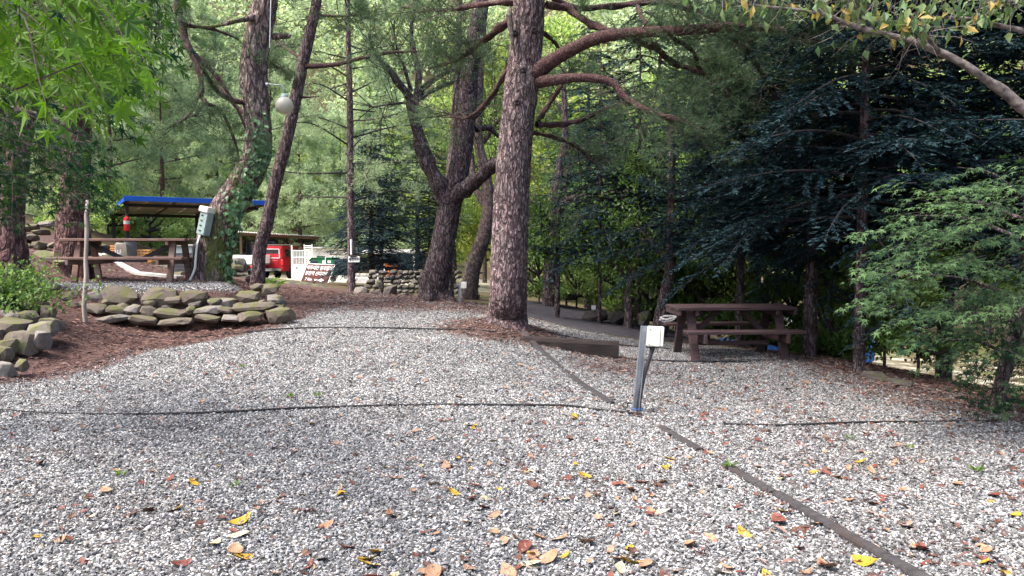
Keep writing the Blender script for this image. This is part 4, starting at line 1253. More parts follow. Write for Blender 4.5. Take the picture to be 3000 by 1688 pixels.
tag(put('hillside_forest', g.mesh('hillside_forest', M['forest'])), 'pale sunlit woodland covering the hillside beyond the camp', 'woodland', None, 'stuff')

# ------------------------------------------------------------------ maples
def in_poly(x, y, poly):
    c = np.zeros(len(x), bool)
    n = len(poly)
    for i in range(n):
        (x1, y1), (x2, y2) = poly[i], poly[(i + 1) % n]
        k = ((y1 > y) != (y2 > y)) & (x < (x2 - x1) * (y - y1) / (y2 - y1 + 1e-9) + x1)
        c ^= k
    return c
def cloud(poly, d0, d1, n, rng):
    """n world points spread through the volume seen behind a photo outline between two depths"""
    a = np.array(poly, float)
    out = []
    while len(out) < n:
        x = rng.uniform(a[:, 0].min(), a[:, 0].max(), 4 * n)
        y = rng.uniform(a[:, 1].min(), a[:, 1].max(), 4 * n)
        for u, v in zip(x[in_poly(x, y, poly)], y[in_poly(x, y, poly)]):
            out.append(list(P(u, v, rng.uniform(d0, d1))))
            if len(out) >= n: break
    return np.array(out)
def maple_sprays(gw, gl, ends, dirs, rng, S, tint, nl=7, L=.42, droop=.35, up=.85, jitter=.35):
    """flat sprays: a twig ending at each point with opposite pairs of leaves"""
    n = len(ends)
    D = unit(dirs)
    Ls = L * rng.uniform(.7, 1.3, n)
    S0 = ends - D * Ls[:, None]
    pts = twigs(gw, S0, D, Ls, .0035, rng, droop * .4, wob=.05)
    side = unit(np.cross(D, np.array([0, 0, 1.0])))
    for k in range(nl):
        f = .15 + .85 * (k + 1) / nl
        for sg in (1, -1):
            keep = rng.random(n) < .9
            m = keep.sum()
            if not m: continue
            b = S0[keep] + D[keep] * (Ls[keep] * f)[:, None]
            b[:, 2] -= droop * .4 * Ls[keep] * f * f
            pet = unit(D[keep] * .5 + side[keep] * sg * rng.uniform(.3, 1.1, (m, 1)) + .25 * rng.standard_normal((m, 3)))
            b = b + pet * (S * rng.uniform(.35, .7, (m, 1)))
            ld = unit(D[keep] * .7 + pet * .8 + np.array([0, 0, -droop]) + .25 * rng.standard_normal((m, 3)))
            nr = np.array([0, 0, up]) + jitter * rng.standard_normal((m, 3))
            tt = np.clip(rng.normal(tint[0], tint[1], m), 0, 1)
            maple(gl, b, ld, nr, S * rng.uniform(.55, 1.35, m), rng, tt)
rng = np.random.default_rng(61)
mb_ = Vector((-5.4, 6.0, h1(-5.4, 6.0)))
T7 = thing('maple_tree', mb_, 'maple hanging bright green star-shaped leaves over the left side', 'tree')
wood('trunk', [(mb_ - Vector((0, 0, .2)), .20), (mb_ + Vector((0, 0, .4)), .16), (mb_ + Vector((.1, -.1, 1.6)), .13), (mb_ + Vector((.3, -.3, 3.0)), .10), (mb_ + Vector((.4, -.5, 4.6)), .05)], 60, 18, M['bark_grey'], T7, mb_, (.06, .006), 3, flare=.2)
gw, gl = Geo(), Geo()
for k, c in enumerate([[(-5.2, 5.9, 2.4), (-4.2, 5.4, 3.1), (-3.2, 4.8, 3.3), (-2.4, 4.4, 3.0)], [(-5.1, 5.8, 3.0), (-4.0, 4.4, 3.8), (-2.9, 3.3, 3.6), (-2.0, 2.9, 3.0)], [(-5.3, 6.0, 2.0), (-4.6, 6.6, 2.7), (-4.2, 6.9, 2.75), (-3.9, 7.1, 2.6)], [(-5.1, 5.7, 3.6), (-3.8, 5.2, 4.4), (-2.6, 4.8, 4.3), (-1.8, 4.6, 3.8)], [(-5.3, 6.0, 1.6), (-5.2, 6.5, 2.1), (-5.0, 6.9, 2.2), (-4.9, 7.1, 2.2)]]):
    wood('limb', [(Vector(q), .05 * (1 - i / 4) + .008) for i, q in enumerate(c)], 30, 8, M['bark_grey'], T7, mb_, seed=k)
def mdirs(n, a, s): return np.array(a, float) + s * rng.standard_normal((n, 3))
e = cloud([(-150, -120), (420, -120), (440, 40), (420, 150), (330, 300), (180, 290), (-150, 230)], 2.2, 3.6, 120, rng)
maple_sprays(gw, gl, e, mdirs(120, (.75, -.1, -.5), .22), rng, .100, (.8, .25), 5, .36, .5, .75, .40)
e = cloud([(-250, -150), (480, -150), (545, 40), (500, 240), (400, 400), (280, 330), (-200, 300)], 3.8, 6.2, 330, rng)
maple_sprays(gw, gl, e, mdirs(330, (.75, 0, -.45), .28), rng, .095, (.22, .22), 5, .42, .5, .85, .45)  # inner sprays tinted darker: shade inside the crown put into leaf colour
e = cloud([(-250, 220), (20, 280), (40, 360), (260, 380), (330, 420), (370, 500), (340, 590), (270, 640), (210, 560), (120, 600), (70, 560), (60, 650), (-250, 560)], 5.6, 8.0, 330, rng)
maple_sprays(gw, gl, e, mdirs(330, (.7, 0, -.35), .35), rng, .092, (.12, .12), 5, .42, .45, .9, .4)  # lowest sprays tinted darkest, shade under the bright leaves painted in
soft('twigs', gw, 'twig', T7, mb_)
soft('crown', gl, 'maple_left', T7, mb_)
print('maple left', gl.n)

rng = np.random.default_rng(62)
rb_ = G(2925, 1190, 7.6)
T8 = thing('maple_tree', rb_, 'spreading maple with pale layered sprays at the right edge of the gravel', 'tree')
o, Pn, R = wood('trunk', [(rb_ - Vector((0, 0, .2)), .09), (rb_ + Vector((0, 0, .15)), .07), (rb_ + Vector((.12, 0, .7)), .06), (rb_ + Vector((.28, .05, 1.3)), .05), (rb_ + Vector((.25, .05, 2.1)), .035), (rb_ + Vector((.2, .0, 2.8)), .012)], 50, 12, M['bark_dark'], T8, rb_, None, 3, flare=.2)
gw, gl = Geo(), Geo()
for k in range(11):
    a = rng.uniform(1.9, 4.6)
    z = .5 + k * .2
    st = np.array(list(rb_)) + np.array([.2, .03, z])
    l = rng.uniform(.8, 1.35)
    c = [(st, .022), (st + np.array([math.cos(a) * l * .5, math.sin(a) * l * .5, .22]), .014), (st + np.array([math.cos(a) * l, math.sin(a) * l, .26]), .006)]
    wood('limb', c, 18, 6, M['bark_dark'], T8, rb_, seed=k + 5)
e = cloud([(2490, 800), (2540, 660), (2620, 560), (2760, 535), (3000, 470), (3250, 470), (3250, 1150), (2960, 1170), (2700, 1120), (2600, 960), (2470, 880)], 5.9, 8.2, 400, rng)
lay = .24
e[:, 2] = np.round((e[:, 2] + .12 * e[:, 0]) / lay) * lay - .12 * e[:, 0] + .035 * rng.standard_normal(len(e))
dv = e - (np.array(list(rb_)) + np.array([.4, .3, 0]))
dv[:, 2] = 0
dv = unit(dv) + np.array([-.35, -.15, 0]) + .3 * rng.standard_normal((len(e), 3)) * np.array([1, 1, .15])
dv[:, 2] -= .12
maple_sprays(gw, gl, e, dv, rng, .085, (.30, .25), 6, .40, .30, 1.0, .20)
e = cloud([(2720, 900), (2900, 880), (3200, 900), (3200, 1230), (2960, 1220), (2780, 1170)], 6.6, 8.4, 160, rng)
maple_sprays(gw, gl, e, np.array([-.7, -.3, -.4]) + .4 * rng.standard_normal((160, 3)), rng, .08, (.1, .1), 6, .40, .30, 1.0, .3)
for (x0, y0, x1, y1, d0, d1) in ((2720, 660, 2500, 690, 6.9, 6.3), (2700, 760, 2470, 800, 6.8, 6.2), (2700, 850, 2455, 885, 6.8, 6.2), (2800, 570, 2590, 545, 7.0, 6.6), (2850, 600, 2680, 600, 6.6, 6.1), (2800, 900, 2560, 960, 6.7, 6.1), (2950, 640, 2760, 660, 6.4, 5.9), (2900, 760, 2640, 790, 6.5, 5.9), (2950, 560, 2830, 545, 6.6, 6.2), (3000, 880, 2800, 930, 6.3, 5.8)):
    a, b = np.array(list(P(x0, y0, d0))), np.array(list(P(x1, y1, d1)))
    e = a + (b - a) * np.linspace(.15, 1, 7)[:, None] + .05 * rng.standard_normal((7, 3)) * np.array([1, 1.6, .4])
    dd = unit(b - a) + .3 * rng.standard_normal((7, 3)) * np.array([1, 1, .2])
    maple_sprays(gw, gl, e, dd, rng, .085, (.75, .2), 6, .36, .25, 1.0, .15)
soft('twigs', gw, 'twig_dark', T8, rb_)
soft('crown', gl, 'maple_right', T8, rb_)

# ------------------------------------------------------------------ bough of a broadleaf tree across the top right
rng = np.random.default_rng(63)
cb_ = Vector((4.6, 4.9, h1(4.6, 4.9)))
T9 = thing('cherry_tree', cb_, 'pale-barked tree stretching thin boughs and loose leaves across the top right', 'tree')
wood('trunk', [(cb_ - Vector((0, 0, .2)), .16), (cb_ + Vector((0, 0, .6)), .13), (P(3120, 520, 4.9), .10), (P(3080, 380, 4.9), .085), (P(3040, 250, 5), .07), (P(3060, 0, 5.1), .06), (P(3040, -300, 5.2), .04)], 60, 16, M['bark_grey'], T9, cb_, (.06, .005), 6, flare=.2)
gw, gl = Geo(), Geo()
cl = [
 [(3080, 390, 4.9, 44), (2990, 310, 4.9, 40), (2900, 240, 4.9, 33), (2780, 165, 4.9, 27), (2650, 115, 4.95, 22), (2520, 82, 5.0, 18), (2400, 40, 5.05, 14), (2250, 20, 5.1, 9), (2180, 15, 5.1, 5)],
 [(3060, 110, 5.1, 26), (2950, 80, 5.1, 18), (2800, 52, 5.1, 14), (2680, 62, 5.1, 9), (2520, 62, 5.1, 5)],
 [(2750, 148, 4.9, 14), (2700, 95, 4.8, 11), (2640, 65, 4.75, 7)],
 [(2520, 82, 5.0, 9), (2510, 30, 5.0, 8), (2480, -20, 5.0, 5)],
 [(3060, 40, 5.1, 16), (2960, 5, 5, 10), (2860, 30, 4.9, 5)],
 [(3060, -80, 5.1, 24), (2850, -90, 5.1, 18), (2600, -80, 5.1, 12), (2350, -40, 5.1, 6), (2200, -10, 5.1, 3)],
]
for k, lb in enumerate(cl):
    o, Q, R = wood('limb', px_path([(a, b, c, w * .78) for a, b, c, w in lb]), 14 + 7 * len(lb), 10, M['branch_pale'], T9, cb_, seed=k + 5, lump=.09)
    m = len(Q); n = 26
    ti = rng.integers(m // 3, m, n)
    Dv = unit(unit(np.gradient(Q, axis=0))[ti] * .5 + .8 * rng.standard_normal((n, 3)) + np.array([0, 0, .15]))
    pts = twigs(gw, Q[ti], Dv, rng.uniform(.10, .32, n), .004, rng, .1)
    if k == 0: sel = pts[Q[ti][:, 0] < 1.9]
    else: sel = pts
    lp = sel[:, 1:].reshape(-1, 3)
    ok = lp[:, 2] > P(1500, 118, 5).z
    lp = lp[ok] + .025 * rng.standard_normal((ok.sum(), 3))
    nn = len(lp)
    blades(gl, lp, .6 * rng.standard_normal((nn, 3)) + np.array([0, 0, -.9]), .7 * rng.standard_normal((nn, 3)) + np.array([0, -.6, .8]), rng.uniform(.06, .095, nn), rng.uniform(.035, .05, nn), rng, np.where(rng.random(nn) < .16, .9, .18 * rng.random(nn)))
e = cloud([(1980, -60), (2900, -60), (2850, 60), (2560, 70), (2300, 40), (2200, 30), (2000, 15)], 4.6, 5.6, 110, rng)
blades(gl, e, .6 * rng.standard_normal((110, 3)) + np.array([0, 0, -.9]), .7 * rng.standard_normal((110, 3)) + np.array([0, -.6, .8]), rng.uniform(.06, .095, 110), rng.uniform(.035, .05, 110), rng, np.where(rng.random(110) < .16, .9, .18 * rng.random(110)))
twigs(gw, e, .3 * rng.standard_normal((110, 3)) + np.array([.3, 0, .8]), .16, .003, rng, 0)
soft('twigs', gw, 'branch_pale', T9, cb_)
soft('crown', gl, 'leaf_cherry', T9, cb_)

# leafy bush on the left bank
rng = np.random.default_rng(64)
lb_ = G(20, 800, 10.6)
T10 = thing('bush', lb_, 'low light green bush on the bank above the left boulders', 'bush')
gw, gl = Geo(), Geo()
n = 46
D = unit(rng.standard_normal((n, 3)) * np.array([1, 1, .3]) + np.array([.2, -.2, .9]))
pts = twigs(gw, np.repeat(np.array(list(lb_))[None], n, 0) + .22 * rng.standard_normal((n, 3)) * np.array([1, 1, .1]), D, rng.uniform(.35, .75, n), .006, rng, .15)
lp = np.repeat(pts[:, 1:].reshape(-1, 3), 14, 0) + .10 * rng.standard_normal((n * 3 * 14, 3))
blades(gl, lp, .7 * rng.standard_normal((len(lp), 3)) + np.array([.1, -.4, -.5]), .6 * rng.standard_normal((len(lp), 3)) + np.array([0, -.3, 1]), rng.uniform(.05, .09, len(lp)), rng.uniform(.04, .06, len(lp)), rng, np.clip(rng.normal(.45, .25, len(lp)), 0, 1))
soft('stems', gw, 'twig', T10, lb_)
soft('leaves', gl, 'leaf_mid', T10, lb_)
# ------------------------------------------------------------------ object materials
def m_wood(name, a, b, rough=0.75, axis=(1, 12, 12), scale=3.0, dirt=None):
    t = NT(name)
    co = t.coords('Object', axis)
    f = t.noise(co, scale, 6, 0.65)
    col = t.ramp(f, [(0.28, a), (0.72, b)])
    if dirt:
        col = t.mix(t.sstep(t.noise(t.coords('Object'), 4, 5), .5, .7), col, dirt)
    return t.done(t.principled(col, rough, t.bump(f, .35, .006), .3))
M['table_l'] = m_wood('wood_table_brown', (0.085, 0.045, 0.035), (0.20, 0.115, 0.09), dirt=(0.16, 0.13, 0.11))
M['table_r'] = m_wood('wood_table_shaded', (0.014, 0.008, 0.010), (0.075, 0.042, 0.043), dirt=(0.05, 0.036, 0.038))  # shade of the firs is put into this darker wood colour
M['timber'] = m_wood('wood_weathered_timber', (0.016, 0.014, 0.015), (0.052, 0.047, 0.047), .9, dirt=(0.036, 0.025, 0.022))
M['log'] = m_wood('wood_dark_log', (0.010, 0.007, 0.007), (0.034, 0.024, 0.021), .9)
M['shed_wood'] = m_wood('wood_shed', (0.10, 0.055, 0.035), (0.26, 0.16, 0.10))
M['pole'] = m_wood('wood_pale_pole', (0.20, 0.16, 0.13), (0.36, 0.30, 0.26), .85, (12, 12, 1))
M['galv'] = m_plain('galvanised_steel', (0.42, 0.44, 0.47), .42, .2, 9, metal=.85, dirt=(.30, .30, .31))
M['cream'] = m_plain('cream_plastic', (0.66, 0.63, 0.52), .5, .06, 3, dirt=(.52, .49, .40), bump=.02)
M['white'] = m_plain('white_paint', (0.80, 0.80, 0.78), .5, .06, 3, dirt=(.62, .60, .56), bump=.02)
M['white_dirty'] = m_plain('white_wall_stained', (0.70, 0.67, 0.64), .8, .12, 2, dirt=(.45, .38, .36))
M['red'] = m_plain('red_car_paint', (0.30, 0.010, 0.018), .28, .05, 2, spec=.5, bump=0.0)
M['red_ext'] = m_plain('red_extinguisher', (0.55, 0.02, 0.025), .35, .05, 2, bump=0)
M['glass'] = m_plain('dark_glass', (0.02, 0.022, 0.025), .08, .1, 2, spec=.6, bump=0)
M['black'] = m_plain('black_plastic', (0.018, 0.018, 0.02), .6, .2, 5)
M['rubber'] = m_plain('tyre_rubber', (0.022, 0.022, 0.023), .85, .2, 8)
M['chrome'] = m_plain('bright_metal', (0.62, 0.63, 0.65), .25, .05, 3, metal=.9, bump=0)
M['blue'] = m_plain('blue_fascia_paint', (0.010, 0.085, 0.42), .5, .08, 2)
M['blue_car'] = m_plain('blue_car_paint', (0.03, 0.10, 0.34), .3, .06, 2, bump=0)
M['steel_dark'] = m_plain('dark_painted_steel', (0.030, 0.024, 0.026), .6, .2, 4)
M['panel_tan'] = m_plain('ceiling_panel_tan', (0.70, 0.60, 0.50), .8, .1, 2)
M['green_bin'] = m_plain('green_bin_plastic', (0.012, 0.12, 0.045), .5, .12, 2)
M['navy'] = m_plain('dark_navy_sheet', (0.020, 0.024, 0.045), .7, .2, 3)
M['brown_sign'] = m_plain('brown_road_sign', (0.085, 0.034, 0.028), .85, .06, 3, spec=.08, bump=0)
M['white_print'] = m_plain('white_lettering', (0.55, 0.55, 0.54), .8, .02, 3, bump=0)
M['black_print'] = m_plain('black_lettering', (0.02, 0.02, 0.02), .6, .02, 3, bump=0)
M['orange'] = m_plain('orange_paint', (0.72, 0.17, 0.03), .5, .12, 5)
M['crate'] = m_plain('orange_tan_crate', (0.55, 0.27, 0.09), .6, .15, 6)
M['grey_bin'] = m_plain('grey_bin_plastic', (0.13, 0.135, 0.15), .6, .12, 5)
M['grey_green'] = m_plain('grey_green_metal', (0.26, 0.33, 0.31), .5, .12, 4, dirt=(.18, .22, .21))
M['concrete'] = m_plain('pale_concrete', (0.36, 0.345, 0.32), .9, .15, 4, bump=.2)
M['rope'] = m_plain('black_rope_fibre', (0.022, 0.021, 0.022), .9, .3, 60)
M['rope_pale'] = m_plain('pale_rope_fibre', (0.36, 0.35, 0.36), .9, .3, 40)
M['iron'] = m_plain('rusty_iron', (0.06, 0.045, 0.04), .7, .3, 20, metal=.5)
M['conduit'] = m_plain('white_conduit', (0.62, 0.62, 0.58), .5, .08, 5, bump=0)
M['flex'] = m_plain('black_corrugated_conduit', (0.035, 0.035, 0.04), .5, .1, 5)
M['roof'] = m_plain('corrugated_sheet', (0.40, 0.38, 0.36), .6, .2, 2, dirt=(.26, .20, .17))
t = NT('globe_lamp_glass')
gl_ = t.n('BsdfTranslucent'); gl_.inputs['Color'].default_value = (.60, .58, .46, 1)
xx = t.n('MixShader'); xx.inputs[0].default_value = .45
t.l(t.principled((.52, .505, .43), .25, None, .5), xx.inputs[1]); t.l(gl_.outputs[0], xx.inputs[2])
M['globe'] = t.done(xx.outputs[0])
def m_stone(name, a, b, moss, amt):
    t = NT(name)
    co = t.coords('Object')
    pos = t.coords('Position')
    f = t.noise(pos, 9, 6, .65)
    col = t.ramp(f, [(.25, a), (.75, b)])
    nz = t.n('SeparateXYZ')
    t.l(t.n('NewGeometry').outputs['Normal'], nz.inputs[0])
    mf = t.math('ADD', t.noise(pos, 4.5, 6, .7), t.math('MULTIPLY', nz.outputs[2], .10))
    col = t.mix(t.sstep(mf, .60 - amt, .76 - amt), col, moss)
    col = t.mix(t.sstep(t.noise(pos, 30, 4, .7), .58, .74), col, (a[0] * .45, a[1] * .45, a[2] * .45))
    return t.done(t.principled(col, .92, t.bump(t.math('ADD', f, t.math('MULTIPLY', t.noise(pos, 45, 5, .7), .5)), .7, .02), .15))
M['stone_moss'] = m_stone('stone_mossy', (0.075, 0.060, 0.050), (0.18, 0.148, 0.118), (0.088, 0.086, 0.038), .11)
M['stone_grey'] = m_stone('stone_grey', (0.10, 0.088, 0.080), (0.22, 0.195, 0.175), (0.12, 0.115, 0.05), .06)
M['stone_dark'] = m_stone('stone_dark', (0.045, 0.038, 0.036), (0.13, 0.11, 0.10), (0.08, 0.085, 0.035), .04)

# ------------------------------------------------------------------ stones
def stone_mesh(seed, dims, mt, sub=2, cuts=16, box=.42):
    """an angular boulder: blocky ellipsoid with flat broken faces"""
    bm = bmesh.new()
    bmesh.ops.create_icosphere(bm, subdivisions=sub, radius=1)
    r = random.Random(seed)
    off = Vector((seed * 3.1, seed * 1.7, seed * .9))
    planes = []
    for _ in range(cuts):
        n = Vector((r.gauss(0, 1), r.gauss(0, 1), r.gauss(0, 1))).normalized()
        planes.append((n, r.uniform(.60, .86)))
    for v in bm.verts:
        p = v.co.copy()
        q = Vector([math.copysign(abs(c) ** box, c) for c in p])
        q *= .80 * (1 + .18 * noise.noise(p * 1.3 + off) + .07 * noise.noise(p * 3.1 + off))
        for n, k in planes:
            d = q.dot(n)
            if d > k: q -= n * (d - k) * .9
        v.co = Vector((q.x * dims[0], q.y * dims[1], q.z * dims[2]))
    me = bpy.data.meshes.new('stone')
    bm.to_mesh(me)
    bm.free()
    me.materials.append(M[mt])
    for p in me.polygons: p.use_smooth = True
    me.set_sharp_from_angle(angle=math.radians(18))
    return me
def stone_at(px0, px1, py0, py1, d, seed, mt='stone_moss', parent=None, off=None, name='stone', depth=None, tilt=None, grow=1.40):
    c = P((px0 + px1) / 2, (py0 + py1) / 2, d)
    w = (px1 - px0) * d / FPX / 2 * grow
    h = (py1 - py0) * d / FPX / 2 * grow
    dy = depth or max(.12, min(.35, (w + h) * .5))
    r = random.Random(seed)
    if name == 'boulder': w, h = w / grow * 1.12, h / grow * 1.12
    me = stone_mesh(seed, (w, dy, h), mt)
    o = put(name, me, parent)
    o.location = c - (off if off is not None else Vector((0, 0, 0)))
    o.rotation_euler = (r.uniform(-.1, .1), r.uniform(-.2, .2) if tilt is None else tilt, r.uniform(-.2, .2))
    return o
wb = Vector((-6.2, 12.5, h1(-6.2, 12.3)))
W1 = thing('stone_wall', wb, 'low dry wall of mossy boulders holding up the gravel terrace', 'wall')
ROWS = [
 (12.75, [(99,182,825,860), (149,186,852,882), (184,246,853,890), (255,307,851,892), (307,409,841,893), (412,517,843,903), (519,609,850,897), (610,692,871,902), (695,763,851,889), (733,778,830,853), (764,818,829,862), (790,832,862,897)]),
 (12.55, [(176,234,886,916), (255,314,889,920), (313,370,896,920), (369,414,892,926), (412,457,896,931), (458,549,903,933), (547,575,896,922), (570,652,896,922), (645,690,900,920), (686,818,886,914), (100,178,905,940)]),
 (12.38, [(262,379,925,951), (385,462,927,951), (470,575,932,952), (578,644,921,945), (655,702,924,943), (698,766,912,938), (779,862,900,947), (190,262,914,944)]),
]
k = 0
for d, row in ROWS:
    for (a, b, c, e) in row:
        k += 1
        dd = d + (.25 if a > 720 and e < 870 else 0)
        stone_at(a, b, c, e, dd, 500 + k, 'stone_moss' if k % 4 else 'stone_grey', W1, wb, depth=.20)
# filler stones deep in the wall so that no earth gap stays empty
for j in range(26):
    x = 190 + j * 25 + random.Random(j).uniform(-8, 8)
    w = random.Random(j + 9).uniform(12, 24)
    stone_at(x - w, x + w, 868 + (j * 37 % 60), 890 + (j * 37 % 60), 12.66, 700 + j, 'stone_moss' if j % 3 else 'stone_dark', W1, wb, depth=.14)
bb = Vector((-6.1, 9.3, h1(-6.1, 9.3)))
W2 = thing('stone_bank', bb, 'heap of mossy boulders edging the left bank beside the gravel', 'boulders')
BANK = [(45,110,843,878), (73,138,863,923), (66,104,880,912), (0,80,908,948), (60,106,912,954), (-20,86,930,1002), (84,165,942,996), (116,186,931,968), (26,109,968,1042), (100,142,964,1030), (-20,52,994,1047), (-10,36,1012,1064), (-20,44,1062,1112), (47,78,1054,1089), (-60,-5,960,1030), (-80,-10,880,950), (-80,-15,1030,1100), (120,160,895,935)]
for j, (a, b, c, e) in enumerate(BANK):
    d = np.interp((c + e) / 2, [840, 1100], [11.2, 8.45])
    stone_at(a, b, c, e, d, 560 + j, 'stone_moss' if j % 3 else 'stone_grey', W2, bb, grow=1.38)
sb0 = Vector((-9.3, 15.5, h1(-9.3, 15.5)))
W3 = thing('stone_steps', sb0, 'rough mossy stone steps climbing the bank behind the picnic table', 'steps')
STEPS = [(118,163,643,668), (50,92,680,706), (70,110,684,708), (95,150,670,692), (55,92,708,754), (107,137,706,735), (137,185,706,730), (90,199,738,768), (160,226,758,782), (182,226,722,752), (228,270,735,760), (270,318,712,742), (140,180,735,750), (255,300,752,778), (20,58,700,730), (60,120,655,680), (170,205,690,712), (300,345,742,770), (30,62,735,770)]
for j, (a, b, c, e) in enumerate(STEPS):
    d = np.interp((c + e) / 2, [650, 780], [17.2, 14.6])
    stone_at(a, b, c, e, d, 600 + j, 'stone_moss' if j % 4 else 'stone_grey', W3, sb0, grow=1.15, depth=.3)
cb0 = Vector((-2.0, 19.6, h1(-2.0, 19.6)))
W4 = thing('stone_wall', cb0, 'dark tumbled stone wall behind the forked tree and the thin sign trunk', 'wall')
FR = [(1036,1082,836,884,18.9), (1058,1084,858,884,18.7), (1080,1128,846,884,18.9), (1120,1165,832,884,19.0), (1160,1205,858,884,18.8), (1105,1125,822,850,19.2), (1195,1235,862,884,18.8)]
for j, (a, b, c, e, d) in enumerate(FR):
    stone_at(a, b, c, e, d, 640 + j, 'stone_grey' if j < 2 else 'stone_dark', W4, cb0, grow=1.15)
r = random.Random(5)
j = 0
for row in range(6):
    y0 = 798 + row * 14
    x = 1075 - row * 4 + r.uniform(0, 10)
    while x < 1400:
        w = r.uniform(12, 30)
        h = r.uniform(9, 17)
        stone_at(x, x + w, y0 - h / 2, y0 + h / 2, 19.8 - row * .12, 660 + j, 'stone_dark' if r.random() < .8 else 'stone_grey', W4, cb0, depth=.18, grow=1.2)
        x += w * r.uniform(.9, 1.15)
        j += 1
def rock(label, *a, mt='stone_grey', **kw):
    return tag(stone_at(*a, mt=mt, name='boulder', **kw), label, 'boulder')
rock('rounded grey boulder standing beside the slender pine trunk', 662, 727, 752, 806, 17.6, 801)
rock('flat mossy slab lying in front of the rounded grey boulder', 655, 718, 774, 800, 17.3, 802, mt='stone_moss')
rock('thin flat stone under the grey boulder', 676, 724, 797, 812, 17.2, 803, mt='stone_dark')
rock('dark stone at the foot of the slender pine', 718, 750, 803, 832, 16.5, 804, mt='stone_dark')
rock('long smooth boulder lying right of the forked tree roots', 1268, 1336, 880, 922, 16.4, 805, depth=.35)
rock('flat boulder under the forked tree trunk', 1196, 1262, 876, 896, 16.7, 806)
rock('wide low boulder at the far edge of the dark path', 1698, 1790, 902, 950, 16.6, 807, mt='stone_dark', depth=.4)
rock('dark boulder beside the wide low one', 1770, 1842, 910, 954, 16.4, 808, mt='stone_dark', depth=.4)
rock('pointed pale boulder between the rim saplings', 1866, 1904, 905, 960, 15.9, 809, depth=.3)
rock('dark boulder half buried at the rim beneath the fir trunk', 2520, 2600, 1085, 1130, 9.7, 810, mt='stone_dark', depth=.3)
rock('low dark rim stone beside the maple shadow', 2590, 2680, 1105, 1145, 9.3, 811, mt='stone_dark', depth=.3)
rock('broad mossy rock under the louvred unit', 470, 560, 795, 830, 17.4, 813, mt='stone_moss', depth=.4)
rock('rough brown rock pile left of the louvred unit', 448, 515, 770, 806, 19.5, 814, mt='stone_dark', depth=.4)
ws = rock('tall grey boulder with white painted characters behind the table', 338, 390, 705, 792, 18.6, 812, depth=.3)
bars = MB()
for (x0, z0, x1, z1) in ((-.075, .02, -.075, .10), (-.10, .02, -.05, .02), (-.03, .10, -.03, .02), (-.03, .02, .01, .02), (.03, .12, .03, .0), (.03, .06, .06, .06)):
    bars.bar((x0, -.318, z0), (x1, -.318, z1), .012, .014)
tx = bars.build('white_characters', M['white_print'], ws)

# mossy stump leaning against the forked tree
sp = G(1256, 905, 16.3)
st = MB()
st.tube([sp + Vector((.05, 0, -.1)), sp + Vector((.02, 0, .12)), sp + Vector((-.05, 0, .32)), sp + Vector((-.10, .02, .50)), sp + Vector((-.13, .03, .60))], [.16, .15, .13, .10, .05], 14)
for i, v in enumerate(st.v):
    w = noise.noise(Vector(v) * 6) * .04
    st.v[i] = (v[0] + w, v[1] + w, v[2] + w)
tag(st.build('tree_stump', M['bark_dark'], None, smooth='all'), 'dark rotten stump leaning at the foot of the forked tree', 'stump')

# ------------------------------------------------------------------ picnic tables
def plank_row(T, name, n, L, w, th, y0, y1, z, mt, seed, x0=0.0):
    r = random.Random(seed)
    step = (y1 - y0) / n
    for i in range(n):
        yc = y0 + step * (i + .5)
        MB().box((x0 + r.uniform(-.008, .008), yc, z + r.uniform(-.003, .003)), (L, step - .012, th)).build(name, M[mt], T, bevel=.006)
tb_l = Vector((-6.98, 14.25, .93))
TL = thing('picnic_table', tb_l, 'brown wooden picnic table with crossed braces on the raised terrace', 'table', None, math.radians(-1))
plank_row(TL, 'top_plank', 5, 2.28, .15, .045, -.38, .38, .775, 'table_l', 1)
for yb, nm in ((-.62, 'bench_plank'), (.62, 'bench_plank')):
    plank_row(TL, nm, 2, 2.42, .14, .045, yb - .13, yb + .13, .445, 'table_l', 2 if yb < 0 else 3, .02)
for sx in (-1, 1):
    x = sx * .86
    for sy in (-1, 1):
        MB().bar((x, sy * .42, -.02), (x, sy * .22, .75), .06, .11, (1, 0, 0)).build('leg', M['table_l'], TL, bevel=.006)
    MB().bar((x - .062 * sx, -.74, .39), (x - .062 * sx, .74, .39), .055, .12).build('crossbeam', M['table_l'], TL, bevel=.006)
    MB().bar((x - .062 * sx, -.36, .715), (x - .062 * sx, .36, .715), .055, .07).build('crossbeam', M['table_l'], TL, bevel=.006)
    MB().bar((x - .1 * sx, 0, .70), (sx * .16, 0, .42), .05, .075).build('brace', M['steel_dark'], TL, bevel=.004)
MB().box((0, 0, .40), (.5, .09, .06)).build('stretcher', M['steel_dark'], TL, bevel=.004)
tb_r = Vector((3.28, 11.62, h1(3.28, 11.6)))
TR = thing('picnic_table', tb_r, 'dark wooden picnic table with splayed legs in the shade of the firs', 'table', None, math.radians(3.5))
plank_row(TR, 'top_plank', 5, 1.78, .15, .045, -.38, .38, .745, 'table_r', 4)
for yb in (-.62, .62):
    plank_row(TR, 'bench_plank', 2, 1.72, .14, .045, yb - .14, yb + .14, .43, 'table_r', 5 if yb < 0 else 6)
for sx in (-1, 1):
    x = sx * .66
    for sy in (-1, 1):
        MB().bar((x, sy * .50, -.02), (x, sy * .18, .72), .06, .12, (1, 0, 0)).build('leg', M['table_r'], TR, bevel=.006)
    MB().bar((x - .062 * sx, -.76, .345), (x - .062 * sx, .76, .345), .055, .13).build('crossbeam', M['table_r'], TR, bevel=.006)
    MB().bar((x - .062 * sx, -.36, .68), (x - .062 * sx, .36, .68), .055, .08).build('crossbeam', M['table_r'], TR, bevel=.006)
    MB().bar((sx * .86, -.37, .69), (sx * .86, .37, .69), .04, .09).build('end_board', M['table_r'], TR, bevel=.005)
